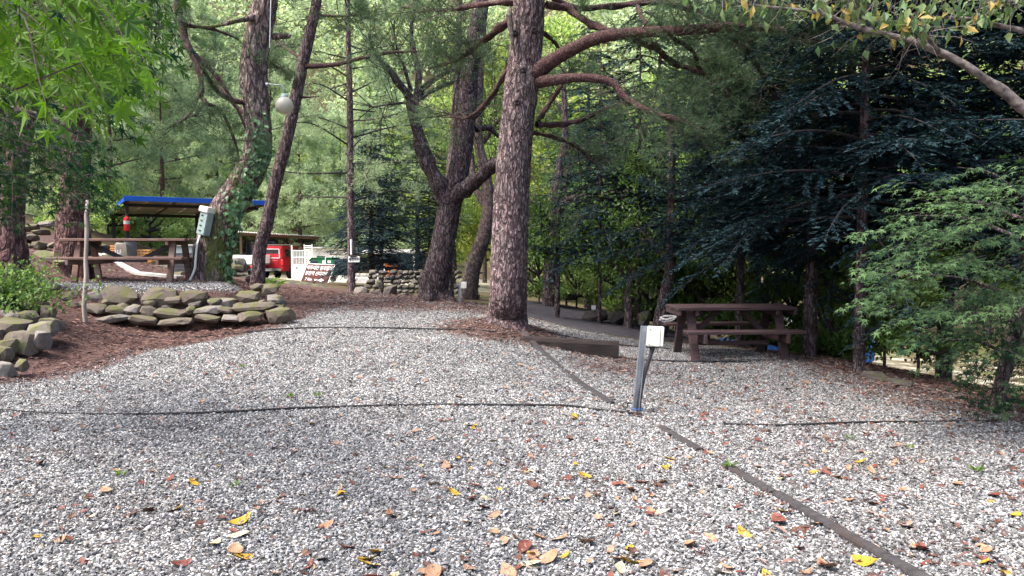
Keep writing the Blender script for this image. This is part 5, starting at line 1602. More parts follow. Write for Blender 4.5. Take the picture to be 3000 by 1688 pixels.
MB().bar((-.6, 0, .20), (.6, 0, .20), .05, .06).build('stretcher', M['table_r'], TR, bevel=.004)
for sx in (-1, 1):
    MB().bar((sx * .58, 0, .30), (sx * .18, 0, .70), .05, .08).build('brace', M['table_r'], TR, bevel=.004)
# hank of pale rope on the rear bench
rp = MB()
c = tb_r + Vector((-.80, .62, .46))
pts = []
for i in range(140):
    a = i * .33
    pts.append(c + Vector((.12 * math.cos(a) + .02 * math.sin(i * .9), .07 * math.sin(a * 1.02), .02 + .05 * abs(math.sin(a * .5 + 1)) + .02 * math.sin(i * .37))))
rp.tube(pts, .011, 5)
tag(rp.build('rope_hank', M['rope_pale'], None, smooth='all'), 'hank of pale rope left on the end of the dark picnic table bench', 'rope')

# ------------------------------------------------------------------ electric posts
def post(base, h, lean, s, label, detail=True):
    T = thing('power_post', base, label, 'post')
    top = Vector((lean, 0, h))
    a, b = Vector((0, 0, -.1)), top
    MB().bar(a, b, .058 * s, .008, (0, 1, 0)).build('web', M['galv'], T, bevel=.001)
    for sx in (-1, 1):
        o = Vector((sx * .028 * s, -.02 * s, 0))
        MB().bar(a + o, b + o, .045 * s, .007, (1, 0, 0)).build('flange', M['galv'], T, bevel=.001)
    bx = top + Vector((.085 * s, -.045 * s, -.095 * s))
    q = Matrix.Rotation(lean / h * .6, 3, 'Y')
    body = MB().box(bx, (.125 * s, .075 * s, .19 * s), q).build('box', M['cream'], T, bevel=.008, segs=2)
    cov = MB().box(bx + Vector((.078 * s, 0, 0)), (.026 * s, .085 * s, .185 * s), q).build('cover', M['white'], T, bevel=.006, segs=2)
    MB().box(bx + Vector((.0, -.040 * s, 0)), (.115 * s, .008 * s, .175 * s), q).build('lid', M['cream'], body, bevel=.003)
    for z in (-.07, .07):
        MB().tube([bx + q @ Vector((-.045 * s, -.044 * s, z * s)), bx + q @ Vector((-.045 * s, -.050 * s, z * s))], .006 * s, 8).build('screw', M['galv'], body)
    if detail:
        pts = [bx + Vector((-.01, .0, -.09 * s)), bx + Vector((-.012, .0, -.14 * s)), Vector((.058 + lean * .45, -.02, h * .45)), Vector((.046, -.02, .1)), Vector((.044, -.02, -.03))]
        Pn, R = crom([(p, .019 * s) for p in pts], 130)
        R = R + .003 * np.where(np.arange(130) % 2 == 0, 1, -1)
        m = MB(); m.tube([Vector(p) for p in Pn], list(R), 10)
        m.build('conduit', M['flex'], T, smooth='all')
        m = MB(); m.tube([bx + Vector((-.01, 0, -.085 * s)), bx + Vector((-.01, 0, -.13 * s))], .026 * s, 12)
        m.build('gland', M['black'], T)
        m = MB(); m.tube([Vector((.055 * math.cos(i * .4) + .02, -.02 + .05 * math.sin(i * .4), .035)) for i in range(17)], .004, 6)
        m.build('tie', M['blue_car'], T)
    return T
post(G(1858, 1212, 7.4), .83, .085, 1.0, 'galvanised channel post with a cream socket box beside the edging timber')
post(G(1345, 925, 16.6), .45, .03, .75, 'small socket post with white box between forked tree and great pine', False)
# screw-in eye peg beside the post
eb = G(1832, 1205, 7.45)
m = MB(); m.tube([eb + Vector((0, 0, -.08)), eb + Vector((0, 0, .02))] + [eb + Vector((.024 * math.sin(a), 0, .048 - .028 * math.cos(a))) for a in np.linspace(.2, 5.9, 14)], .006, 7)
tag(m.build('ground_peg', M['iron'], None, smooth='all'), 'rusty iron eye peg screwed into the gravel near the socket post', 'peg')
eb = G(1375, 935, 14.6)
m = MB(); m.tube([eb + Vector((0, 0, -.08)), eb + Vector((0, 0, .03))] + [eb + Vector((.03 * math.sin(a), 0, .065 - .035 * math.cos(a))) for a in np.linspace(.2, 5.9, 14)], .009, 7)
tag(m.build('ground_peg', M['iron'], None, smooth='all'), 'dark iron eye peg at the edge of the asphalt path', 'peg')

# ------------------------------------------------------------------ ropes on the ground
def rope(label, pts, r=.011, wav=.02, seed=0):
    rng = np.random.default_rng(seed)
    ctrl = [(Vector((p.x, p.y, 0)), r) for p in pts]
    L = sum((Vector(a[0]) - Vector(b[0])).length for a, b in zip(ctrl, ctrl[1:]))
    n = int(L / .035)
    Pn, R = crom(ctrl, n)
    s = np.linspace(0, L, n)
    Pn[:, 1] += wav * np.sin(s * 1.7 + seed) + wav * .5 * np.sin(s * 4.1)
    Pn[:, 2] = hz(Pn[:, 0], Pn[:, 1]) + r * .9 + .008 + .006 * np.sin(s * 2.9 + seed)
    T, N, B = frames(Pn)
    g = Geo()
    for k in range(3):
        a = s / .055 * 2.0 + k * 2.0944
        Q = Pn + r * .95 * (np.cos(a)[:, None] * N + np.sin(a)[:, None] * B)
        V, F = tube_np(Q, np.full(n, r * .85), 5)
        g.add(V, F)
    return tag(put('rope', g.mesh('rope', M['rope'], True)), label, 'rope')
rope('thick black twisted rope running across the near gravel to the socket post', [P(-150, 1232, 7.15), P(0, 1228, 7.15), P(600, 1222, 7.22), P(900, 1205, 7.38), P(1400, 1198, 7.5), P(1650, 1200, 7.5), P(1740, 1212, 7.45), P(1880, 1232, 7.2)], .0075, .015, 1)
rope('thin black rope crossing the gravel below the terrace wall and the great pine', [P(300, 968, 11.7), P(700, 968, 11.7), P(1100, 965, 11.75), P(1450, 958, 11.6), P(1560, 975, 11.2)], .008, .02, 2)
rope('thin black rope lying across the right-hand pitch', [P(2120, 1278, 6.9), P(2300, 1270, 6.95), P(2600, 1260, 7.05), P(3100, 1255, 7.1)], .007, .02, 3)
rope('thin black rope passing behind the dark log towards the picnic table', [P(1560, 975, 12.4), P(1700, 985, 12.6), P(1830, 990, 12.5), P(1960, 995, 12.4)], .007, .02, 4)
rope('thin dark rope in front of the right picnic table legs', [P(1820, 1035, 11.2), P(1950, 1042, 11.1), P(2060, 1048, 11.0), P(2200, 1050, 10.95)], .007, .02, 5)

# ------------------------------------------------------------------ dark log and timber edging
def timber(label, pts, w, h, mt, name='timber', cat='timber', dz=0.0, seed=0, rough=.1, zs=None):
    a = [G(*p) for p in pts]
    if zs:
        for q, zq in zip(a, zs): q.z = zq
    Pn, R = crom([(p, 1) for p in a], 10 + 8 * len(a))
    Pn[:, 2] += dz
    T, N, B = frames(Pn)
    up = np.array([0, 0, 1.0])
    sd = unit(np.cross(T, up))
    u = np.cross(sd, T)
    prof = [(-1, -1), (-1, .6), (-.75, 1), (-.2, 1.06), (.3, 1.02), (.8, .95), (1, .55), (1, -1)]
    V = []
    for i in range(len(Pn)):
        for (x, z) in prof:
            q = Vector(Pn[i]) * 5 + Vector((x, z, seed))
            e = 1 + rough * noise.noise(q)
            V.append(Pn[i] + sd[i] * x * w / 2 * e + u[i] * z * h / 2 * e)
    n = len(prof)
    F = [[i * n + j, i * n + (j + 1) % n, (i + 1) * n + (j + 1) % n, (i + 1) * n + j] for i in range(len(Pn) - 1) for j in range(n)]
    caps = np.array([list(range(n)), list(range(len(V) - 1, len(V) - n - 1, -1))])
    me = make_mesh(name, V, [np.array(F), caps], M[mt])
    return tag(put(name, me), label, cat)
timber('dark heavy squared log lying across the pitch corner by the great pine', [(1538, 1030, 11.35), (1680, 1030, 11.25), (1812, 1035, 11.2)], .20, .21, 'log', 'log', 'log', .10, 1, .14, (.06, .03, .0))
timber('brown edging timber half buried from the log towards the socket post', [(1530, 1010, 12.0), (1600, 1068, 10.4), (1690, 1125, 8.9), (1790, 1185, 7.75)], .10, .08, 'timber', dz=-.022, seed=2)
timber('short dark edging timber peeping from gravel past the socket post', [(1935, 1260, 6.75), (2050, 1325, 6.0)], .075, .06, 'timber', dz=-.006, seed=3)
timber('grey edging timber between two gravel-covered gaps', [(2125, 1372, 5.6), (2265, 1452, 4.95)], .075, .06, 'timber', dz=-.004, seed=4)
timber('long pale grey weathered edging timber in the foreground gravel', [(2275, 1455, 4.92), (2450, 1560, 4.3), (2620, 1650, 3.85), (2800, 1760, 3.45)], .07, .07, 'timber', dz=.0, seed=5)
# pale stake in front of the terrace wall
p0, p1 = G(246, 945, 11.9), P(256, 585, 11.9)
m = MB(); pl = [(p0 - Vector((0, 0, .2))).lerp(p1, i / 9) + Vector((.012 * math.sin(i * 2.1), .01 * math.cos(i * 1.3), 0)) for i in range(10)]
m.tube(pl, [.036 - .0012 * i + (.006 if i in (4, 7) else 0) for i in range(10)], 9)
tag(m.build('wooden_stake', M['pole'], None, smooth='all'), 'thin pale wooden stake standing in front of the terrace wall', 'stake')

# ------------------------------------------------------------------ meter box, conduit and globe lamp on the leaning tree
eb = P(600, 648, 14.38)
TE = thing('meter_box', eb, 'grey-green electric meter box strapped to the leaning ivy tree', 'meter box')
q = Matrix.Rotation(math.radians(13), 3, 'Y') @ Matrix.Rotation(math.radians(-28), 3, 'Z')
MB().prism([(-.10, -.26), (.11, -.26), (.11, .22), (-.10, .22)], -.06, .09).build('case', M['grey_green'], TE, bevel=.012, segs=2, M=q.to_4x4())
MB().prism([(-.13, .16), (.12, .16), (.115, .27), (-.12, .27)], -.09, .10).build('hood', M['cream'], TE, bevel=.012, segs=2, M=q.to_4x4())
for i in range(4):
    MB().box((-.02 + .004 * i, -.066, .10 - .095 * i), (.05, .016, .022)).build('latch', M['black'], TE, bevel=.003, M=q.to_4x4())
MB().tube([q @ Vector((0, 0, -.26)), q @ Vector((0, 0, -.31))], .028, 10).build('gland', M['black'], TE)
pp = [P(586, 690, 14.35), P(577, 720, 14.25), P(573, 760, 14.22), P(570, 790, 14.22), P(556, 822, 14.22)]
Pn, R = crom([(p, .021) for p in pp], 40)
m = MB(); m.tube([Vector(v) for v in Pn], .021, 10)
tag(m.build('conduit', M['conduit'], None, smooth='all'), 'white conduit bending down from the meter box to the ground', 'conduit')
lb0 = P(783, 248, 14.6)
TLm = thing('globe_lamp', lb0, 'frosted globe lamp on a curved bracket fixed to the leaning tree', 'lamp')
MB().lathe([(.035, -.02), (.035, .02)], (0, 0, 0), 12).build('wall_plate', M['galv'], TLm, M=Matrix.Rotation(math.pi / 2, 4, 'Y'))
m = MB(); m.tube([Vector((-.04, 0, .03)), Vector((.1, 0, .0)), Vector((.2, 0, -.005)), Vector((.26, 0, -.01)), Vector((.295, 0, -.05)), Vector((.305, 0, -.12)), Vector((.31, 0, -.18))], .011, 9)
m.build('bracket', M['galv'], TLm, smooth='all')
c = Vector((.312, 0, -.385))
MB().lathe([(.015, .225), (.045, .215), (.07, .175), (.075, .145)], c, 20).build('cap', M['grey_green'], TLm, smooth=True)
gb = MB().lathe([(.02, -.165)] + [(.165 * math.cos(a), .165 * math.sin(a)) for a in np.linspace(-1.35, 1.1, 14)], c, 28).build('globe', M['globe'], TLm, smooth='all')
# pale cable hanging down the leaning tree
m = MB(); m.tube([P(795, -80, 14.5), P(793, 20, 14.45), P(790, 140, 14.5)], .009, 6)
tag(m.build('cable', M['conduit'], None), 'pale cable hanging along the upper leaning trunk', 'cable')

# ------------------------------------------------------------------ open shelter with blue-edged roof
s0 = Vector((-11.45, 23.0, 0)); s1 = Vector((-8.10, 25.5, 0))
ang = math.atan2(s1.y - s0.y, s1.x - s0.x)
sb_base = Vector((s0.x, s0.y, .78))
SH = thing('shelter', sb_base, 'open steel shelter with blue roof edge behind the terrace', 'shelter', None, ang)
Lr = (s1 - s0).length
HF, HB, DP = 2.20, 1.90, 2.9       # front and back roof heights above the base, depth
def rz(y): return HF + (HB - HF) * y / DP
MB().box((Lr / 2, -.02, HF + .02), (Lr + .1, .03, .15)).build('fascia', M['blue'], SH, bevel=.004)
MB().bar((0, 0, HF), (0, DP, HB), .03, .12).build('fascia', M['blue'], SH)
MB().bar((Lr, 0, HF), (Lr, DP, HB), .03, .12).build('fascia', M['shed_wood'], SH)
for i in range(6):
    x0, x1 = Lr * i / 6 + .006, Lr * (i + 1) / 6 - .006
    MB().bar(((x0 + x1) / 2, .02, HF + .01), ((x0 + x1) / 2, DP, HB + .01), x1 - x0, .03).build('roof_panel', M['panel_tan'], SH)
for y in (.55, 2.75):
    MB().box((Lr / 2, y, rz(y) - .09), (Lr - .1, .07, .10)).build('beam', M['steel_dark'], SH, bevel=.004)
for i in range(4):
    x = .12 + (Lr - .24) * i / 3
    MB().bar((x, .05, rz(.05) - .035), (x, DP - .05, rz(DP) - .035), .06, .05).build('rafter', M['shed_wood'], SH)
for x in (.14, Lr - 1.45):
    for y in (.55, 2.75):
        MB().box((x, y, (rz(y) - .1) / 2 - .2), (.09, .09, rz(y) + .3)).build('post', M['steel_dark'], SH, bevel=.004)
FX = Matrix.Translation(sb_base) @ Matrix.Rotation(ang, 4, 'Z') @ Vector((.10, .40, 0))
f0 = Vector((FX.x, FX.y, P(385, 655, FX.y).z))
TF = thing('fire_extinguisher', f0, 'red fire extinguisher hanging on the shelter post', 'fire extinguisher')
MB().lathe([(.03, -.24), (.085, -.22), (.088, -.2), (.088, .12), (.075, .17), (.03, .2), (.022, .23)], (0, 0, 0), 18).build('cylinder', M['red_ext'], TF, smooth=True)
MB().lathe([(.0895, -.02), (.0895, .08)], (0, 0, 0), 18).build('label', M['white_print'], TF, smooth=True)
MB().bar((-.02, 0, .23), (.05, -.04, .27), .02, .02).bar((-.02, 0, .245), (.05, -.04, .30), .02, .012).build('valve', M['black'], TF)
m = MB(); m.tube([Vector((-.01, 0, .23)), Vector((-.09, -.01, .24)), Vector((-.13, -.02, .16)), Vector((-.13, -.02, .02)), Vector((-.11, -.03, -.06))], .012, 7); m.build('hose', M['black'], TF, smooth='all')

# things lying round the shelter
bn = G(384, 797, 19.6)
TB = thing('waste_bin', bn, 'grey ribbed cylindrical bin behind the terrace picnic table', 'bin')
MB().lathe([(.13, 0), (.145, .03), (.15, .2), (.155, .205), (.155, .225), (.15, .23), (.155, .44), (.16, .47)], (0, 0, 0), 20).build('body', M['grey_bin'], TB, smooth=True)
MB().lathe([(.168, .465), (.168, .50), (.12, .53), (.02, .54)], (0, 0, 0), 20).build('lid', M['grey_bin'], TB, smooth=True)
def crate(base, w, dpt, h, label, rot=0.0):
    T = thing('plastic_crate', base, label, 'crate', None, rot)
    MB().box((0, 0, .01), (w, dpt, .02)).build('floor', M['crate'], T)
    for sy in (-1, 1):
        for k in range(5):
            MB().box((0, sy * dpt / 2, .04 + k * (h - .05) / 4), (w, .014, (h / 5) * .62)).build('slat', M['crate'], T)
        for k in range(6):
            MB().box((-w / 2 + .012 + k * (w - .024) / 5, sy * (dpt / 2 - .012), h / 2), (.022, .012, h)).build('rib', M['crate'], T)
    for sx in (-1, 1):
        for k in range(5):
            MB().box((sx * w / 2, 0, .04 + k * (h - .05) / 4), (.014, dpt, (h / 5) * .62)).build('slat', M['crate'], T)
    for sy in (-1, 1): MB().box((0, sy * dpt / 2, h - .012), (w + .03, .03, .024)).build('rim', M['crate'], T)
    for sx in (-1, 1): MB().box((sx * w / 2, 0, h - .012), (.03, dpt + .03, .024)).build('rim', M['crate'], T)
    return T
crate(G(424, 802, 19.8), .44, .32, .33, 'orange-tan plastic crate standing right of the grey bin', .1)
crate(G(352, 800, 20.4), .36, .30, .28, 'orange-tan plastic crate standing left of the grey bin', -.1)
ac = G(541, 806, 18.6)
TA = thing('louvred_unit', ac, 'grey louvred outdoor unit behind the right table leg', 'outdoor unit', None, .12)
MB().box((0, 0, .33), (.46, .26, .62)).build('case', M['grey_green'], TA, bevel=.012, segs=2)
MB().box((0, 0, .665), (.50, .30, .05)).build('top', M['concrete'], TA, bevel=.008)
for k in range(13):
    MB().box((.0, -.140, .08 + k * .034), (.40, .03, .010), Matrix.Rotation(.5, 3, 'X')).build('louvre', M['grey_bin'], TA)
a, b = G(290, 790, 17.8), G(528, 822, 15.6)
m = MB()
for i in range(8):
    p = a.lerp(b, i / 8); q2 = a.lerp(b, (i + 1) / 8)
a.z = h1(a.x, a.y) + .03; b.z = h1(b.x, b.y) + .03
mid = a.lerp(b, .5); mid.z = h1(mid.x, mid.y) + .04
m.bar(a, mid, .16, .07).bar(mid, b, .16, .07)
tag(m.build('concrete_kerb', M['concrete'], None, bevel=.008), 'pale concrete strip crossing behind the terrace picnic table', 'kerb')
# ------------------------------------------------------------------ lettering
def text_part(name, body, size, mt, parent, mat4, bold=.0, align='LEFT', squash=1.0):
    cu = bpy.data.curves.new(name, 'FONT')
    cu.body = body
    cu.size = size
    cu.align_x = align
    cu.align_y = 'CENTER'
    cu.offset = bold
    cu.extrude = .002
    cu.resolution_u = 3
    o = bpy.data.objects.new(name, cu)
    COL.objects.link(o)
    dg = bpy.context.evaluated_depsgraph_get()
    me = bpy.data.meshes.new_from_object(o.evaluated_get(dg))
    bpy.data.objects.remove(o, do_unlink=True)
    bpy.data.curves.remove(cu)
    me.transform(mat4 @ Matrix.Diagonal((squash, 1, 1, 1)))
    me.name = name
    me.materials.clear()
    me.materials.append(mt)
    return put(name, me, parent)
# brown tourist sign leaning on the ground
tl, tr_, bl = P(898, 772, 28.35), P(979, 776, 27.85), P(882, 828, 27.95)
ux = (tr_ - tl).normalized(); uz = (tl - bl)
uz = (uz - ux * uz.dot(ux)).normalized(); un = ux.cross(uz).normalized()
if un.y > 0: un = -un
SW, SHh = (tr_ - tl).length, (tl - bl).length
cen = (tr_ + bl) / 2
base = Vector((cen.x, cen.y, h1(cen.x, cen.y)))
RT = Matrix((ux, uz, ux.cross(uz))).transposed().to_4x4()
SG = thing('road_sign', base, 'brown tourist sign with white Korean lettering leaning at the path end', 'sign')
LM = Matrix.Translation(cen - base) @ RT
MB().box((0, 0, 0), (SW, SHh, .02)).build('board', M['white'], SG, M=LM)
MB().box((0, 0, .012), (SW - .05, SHh - .05, .012)).build('panel', M['brown_sign'], SG, M=LM)
def on(x, y): return LM @ Matrix.Translation((x, y, .0195))
text_part('lettering', '백두대간 협곡열차', .185, M['white_print'], SG, on(-SW * .45, SHh * .27), .003, 'LEFT', .80)
text_part('lettering', '분천역 산타마을', .185, M['white_print'], SG, on(-SW * .43, -SHh * .02), .003, 'LEFT', .80)
text_part('lettering', '7 Km', .165, M['white_print'], SG, on(-SW * .36, -SHh * .32), .004, 'LEFT', .85)
MB().prism([(-.02, -.03), (.24, -.03), (.24, -.075), (.40, 0), (.24, .075), (.24, .03), (-.02, .03)], 0, .004, 'z').build('arrow', M['white_print'], SG, M=on(-.0, -SHh * .33))
for sx in (-1, 1):
    a = LM @ Vector((sx * SW * .3, -SHh * .48, -.03)); b = LM @ Vector((sx * SW * .3, SHh * .3, -.03))
    MB().bar(a, b, .04, .03).bar(b, Vector((b.x, b.y + .55, -.02)), .03, .03).build('leg', M['galv'], SG)
# small white smoking-area sign on the thin trunk
sc = P(1037, 760, 20.33)
SS = thing('small_sign', sc, 'small white sign with black Korean letters nailed to the thin trunk', 'sign')
MB().box((0, 0, 0), (.30, .015, .155)).build('board', M['white'], SS, bevel=.004)
text_part('lettering', '흡연구역', .078, M['black_print'], SS, Matrix.Translation((0, -.0115, 0)) @ Matrix.Rotation(math.pi / 2, 4, 'X'), .0015, 'CENTER', .92)
sl_ = P(1034, 724, 20.36)
SLm = thing('strip_lamp', sl_, 'white tube with dark holder fixed to the thin trunk above its sign', 'lamp')
MB().tube([Vector((-.035, -.03, -.2)), Vector((-.035, -.03, .2))], .028, 10).build('tube', M['white'], SLm)
MB().box((.03, -.03, -.02), (.07, .06, .32)).build('holder', M['black'], SLm, bevel=.005)
MB().box((.01, -.03, -.24), (.16, .08, .04)).build('bracket', M['steel_dark'], SLm, bevel=.004)
# small white plate on the wide boulder
wp = P(1739, 901, 16.4)
WP = thing('small_plate', wp, 'small blank white plate on a wire above the wide low boulder', 'plate')
MB().box((0, 0, 0), (.09, .012, .085)).build('plate', M['white'], WP, bevel=.003)
MB().tube([Vector((0, .01, -.22)), Vector((0, .01, .03))], .006, 6).build('wire', M['galv'], WP)

# ------------------------------------------------------------------ vehicles
def arc(cy, cz, r, a0, a1, n=10):
    return [(cy + r * math.cos(a), cz + r * math.sin(a)) for a in np.linspace(a0, a1, n)]
def wheel(T, x, y, r, w):
    R = Matrix.Translation((x, y, r)) @ Matrix.Rotation(math.pi / 2, 4, 'Y')
    wh = MB().lathe([(r * .62, -w / 2), (r * .93, -w / 2), (r, -w * .32), (r, w * .32), (r * .93, w / 2), (r * .62, w / 2)], (0, 0, 0), 26).build('wheel', M['rubber'], T, smooth=True, M=R)
    rim = MB()
    rim.lathe([(r * .62, -w * .42), (r * .60, w * .30), (r * .2, w * .36), (.02, w * .36)], (0, 0, 0), 20)
    rim.build('rim', M['chrome'], wh, smooth=True, M=R)
    for k in range(6):
        a = k * math.pi / 3
        sgn = 1 if x > 0 else -1
        MB().bar(Vector((.05 * math.cos(a), .05 * math.sin(a), sgn * w * .40)), Vector((r * .58 * math.cos(a), r * .58 * math.sin(a), sgn * w * .40)), .06, .03).build('spoke', M['chrome'], wh, M=R)
def taper(mb, z0, z1, k, kf=0, y0=0, y1=1):
    out = []
    for (x, y, z) in mb.v:
        f = min(max((z - z0) / (z1 - z0), 0), 1)
        out.append((x * (1 - k * f), y, z))
    mb.v = out
    return mb
def pickup(base, rot, paint, label):
    """rear at y = 0, nose towards +y"""
    T = thing('pickup_truck', base, label, 'truck', None, rot)
    W, L = 1.84, 5.1
    low = [(0.0, .52), (.06, .48)] + [(.62, .48)] + arc(1.05, .42, .46, math.pi * .96, .12, 9) + [(1.6, .42), (3.65, .42)] + arc(4.15, .42, .46, math.pi * .96, .12, 9) + [(4.75, .45), (L, .55), (L + .02, .95), (4.9, 1.05), (3.75, 1.10), (0, 1.12)]
    taper(MB().prism(low, -W / 2, W / 2, 'x'), .9, 1.2, .03).build('body', M[paint], T, bevel=.03, segs=2)
    top = [(.02, 1.10), (.10, 1.74), (.25, 1.80), (2.9, 1.80), (3.7, 1.12)]
    gh = taper(MB().prism(top, -W / 2 + .03, W / 2 - .03, 'x'), 1.1, 1.8, .13).build('cabin', M[paint], T, bevel=.05, segs=2)
    MB().add([(-.66, .033, 1.20), (.66, .033, 1.20), (.60, .082, 1.60), (-.60, .082, 1.60)], [(0, 1, 2, 3)]).build('rear_window', M['glass'], T)
    fr = MB()
    for a, b in (((-.70, .03, 1.17), (.70, .03, 1.17)), ((-.64, .085, 1.64), (.64, .085, 1.64)), ((-.70, .03, 1.17), (-.64, .085, 1.64)), ((.70, .03, 1.17), (.64, .085, 1.64))):
        fr.bar(a, b, .035, .03)
    fr.build('window_frame', M['white'], T)
    for sx in (-1, 1):
        def sp(y, z): return (sx * ((W / 2 - .03) * (1 - .13 * (z - 1.1) / .7) + .006), y, z)
        for (ya, yb) in ((.35, 1.35), (1.55, 2.35), (2.45, 3.05)):
            MB().add([sp(ya, 1.22), sp(yb + (.25 if yb > 3 else 0), 1.22), sp(yb, 1.62), sp(ya + .04, 1.62)], [(0, 1, 2, 3)]).build('side_window', M['glass'], T)
        MB().box((sx * (W / 2 - .06), -.01, .95), (.14, .05, .26)).build('tail_light', M['red_ext'], T, bevel=.02)
        wheel(T, sx * (W / 2 - .09), 1.05, .40, .26)
        wheel(T, sx * (W / 2 - .09), 4.15, .40, .26)
        MB().box((sx * (W / 2 + .004), 1.9, .96), (.02, .16, .035)).build('door_handle', M['chrome'], T, bevel=.006)
        MB().box((sx * (W / 2 + .004), 2.8, .96), (.02, .16, .035)).build('door_handle', M['chrome'], T, bevel=.006)
    MB().box((0, -.06, .56), (1.70, .16, .14)).build('bumper', M['chrome'], T, bevel=.03, segs=2)
    MB().box((0, -.012, .85), (1.30, .02, .42)).build('tailgate', M[paint], T, bevel=.01)
    MB().box((0, -.03, .90), (.26, .03, .06)).build('handle', M['black'], T, bevel=.01)
    MB().box((0, -.15, .57), (.36, .012, .11)).build('number_plate', M['white'], T)
    MB().tube([Vector((.45, -.08, .40)), Vector((.45, .3, .40))], .035, 10).build('exhaust', M['steel_dark'], T)
    for y in (.5, 1.3):
        MB().bar((-.7, y, 1.86), (.7, y, 1.86), .04, .03).build('roof_bar', M['chrome'], T)
    return T
def flatbed(base, rot, label):
    T = thing('flatbed_truck', base, label, 'truck', None, rot)
    W = 1.66
    MB().box((0, 1.35, .80), (W, 2.7, .08)).build('bed_floor', M['grey_bin'], T, bevel=.01)
    MB().box((0, .02, 1.04), (W, .04, .42)).build('tailgate', M['white'], T, bevel=.012)
    for sx in (-1, 1):
        MB().box((sx * (W / 2 - .02), 1.40, 1.04), (.04, 2.66, .42)).build('side_board', M['white'], T, bevel=.012)
        MB().box((sx * .62, .02, .70), (.30, .06, .12)).build('tail_light', M['red_ext'], T, bevel=.012)
        MB().box((sx * .76, -.012, .70), (.10, .06, .10)).build('reflector', M['orange'], T, bevel=.01)
        wheel(T, sx * (W / 2 - .14), .95, .30, .20)
        wheel(T, sx * (W / 2 - .14), 3.3, .30, .20)
        for k in range(4):
            MB().box((sx * W / 2, .25 + k * .75, 1.04), (.03, .05, .40)).build('stake', M['white'], T)
    MB().box((0, 1.9, .62), (.72, 4.0, .16)).build('chassis', M['steel_dark'], T)
    MB().box((0, -.03, .55), (1.5, .06, .08)).build('bumper', M['steel_dark'], T, bevel=.01)
    MB().box((0, -.04, .68), (.36, .012, .14)).build('number_plate', M['white'], T)
    cab = [(2.78, .55), (2.78, 1.90), (2.95, 1.98), (3.85, 1.98), (4.35, 1.25), (4.45, .55)]
    taper(MB().prism(cab, -W / 2, W / 2, 'x'), 1.2, 2, .08).build('cab', M['navy'], T, bevel=.04, segs=2)
    MB().add([(-.55, 2.772, 1.30), (.55, 2.772, 1.30), (.52, 2.772, 1.80), (-.52, 2.772, 1.80)], [(0, 1, 2, 3)]).build('rear_window', M['glass'], T)
    for a, b in (((-.7, 2.70, 1.25), (-.7, 2.70, 1.95)), ((.7, 2.70, 1.25), (.7, 2.70, 1.95)), ((-.7, 2.70, 1.9), (.7, 2.70, 1.9))):
        MB().bar(a, b, .05, .05).build('headboard_bar', M['steel_dark'], T)
    return T
g0 = G(795, 808, 45.0)
pickup(Vector((g0.x - .10, 44.6, g0.z)), math.radians(-13), 'red', 'red pickup truck with canopy parked under the corrugated shed roof').scale = (1.1, 1.1, 1.1)
g0 = G(712, 808, 43.0)
flatbed(Vector((g0.x, 42.6, g0.z)), math.radians(-2), 'white flatbed truck parked under the left end of the corrugated shed').scale = (1.14, 1.14, 1.14)

# ------------------------------------------------------------------ long corrugated shed
e0, e1 = P(560, 676, 43.8), P(1012, 703, 48.0)
sbz = h1(-12, 40)
sb = Vector((e0.x, e0.y, sbz))
SD = thing('shed', sb, 'long open-fronted shed with corrugated roof sheltering the trucks', 'shed')
e0l, e1l = e0 - sb, e1 - sb
alongv = (e1l - e0l); Ls = alongv.length
nb = Vector((-alongv.y, alongv.x, 0)).normalized()
if nb.y < 0: nb = -nb
for i in range(7):      # roof sheets with corrugations running front to back
    f0_, f1_ = i / 7, (i + 1) / 7
    n = 40
    V, F = [], []
    for j in range(n + 1):
        f = f0_ + (f1_ - f0_) * j / n
        p = e0l.lerp(e1l, f)
        w = .03 * math.sin(j * math.pi / 2.0) + .005 * i
        for yb in (-.25, 7.0):
            V.append(p + nb * yb + Vector((0, 0, w + .07 + .03 * yb)))
    for j in range(n):
        F.append((2 * j, 2 * j + 2, 2 * j + 3, 2 * j + 1))
    ro = MB().add(V, F).build('roof_sheet', M['roof'], SD)
    sd = ro.modifiers.new('thickness', 'SOLIDIFY'); sd.thickness = .012
MB().bar(e0l + Vector((0, 0, -.02)), e1l + Vector((0, 0, -.02)), .08, .12).build('eave_beam', M['shed_wood'], SD)
MB().bar(e0l + nb * 3.4 + Vector((0, 0, .0)), e1l + nb * 3.4 + Vector((0, 0, .0)), .08, .12).build('purlin', M['shed_wood'], SD)
for f in (.02, .30, .62, .98):
    p = e0l.lerp(e1l, f)
    MB().box((p.x, p.y + .06, p.z / 2 - .25), (.12, .12, p.z + .4)).build('post', M['shed_wood'], SD)
for f in (.15, .3, .45, .62, .78):
    p = e0l.lerp(e1l, f)
    MB().bar(p + Vector((0, 0, .045)), p + nb * 6.9 + Vector((0, 0, .25)), .06, .09).build('rafter', M['shed_wood'], SD)
pa, pb = e0l + nb * 7.0, e1l + nb * 7.0
MB().bar(Vector((pa.x, pa.y, pa.z / 2)), Vector(((pa.x + pb.x) / 2, (pa.y + pb.y) / 2, pa.z / 2)), .08, 2.3).build('back_wall', M['navy'], SD)
MB().bar(Vector(((pa.x + pb.x) / 2, (pa.y + pb.y) / 2 + .0, pa.z / 2 - .002)), Vector((pb.x, pb.y, pa.z / 2 - .002)), .07, 2.3).build('back_wall', M['navy'], SD)
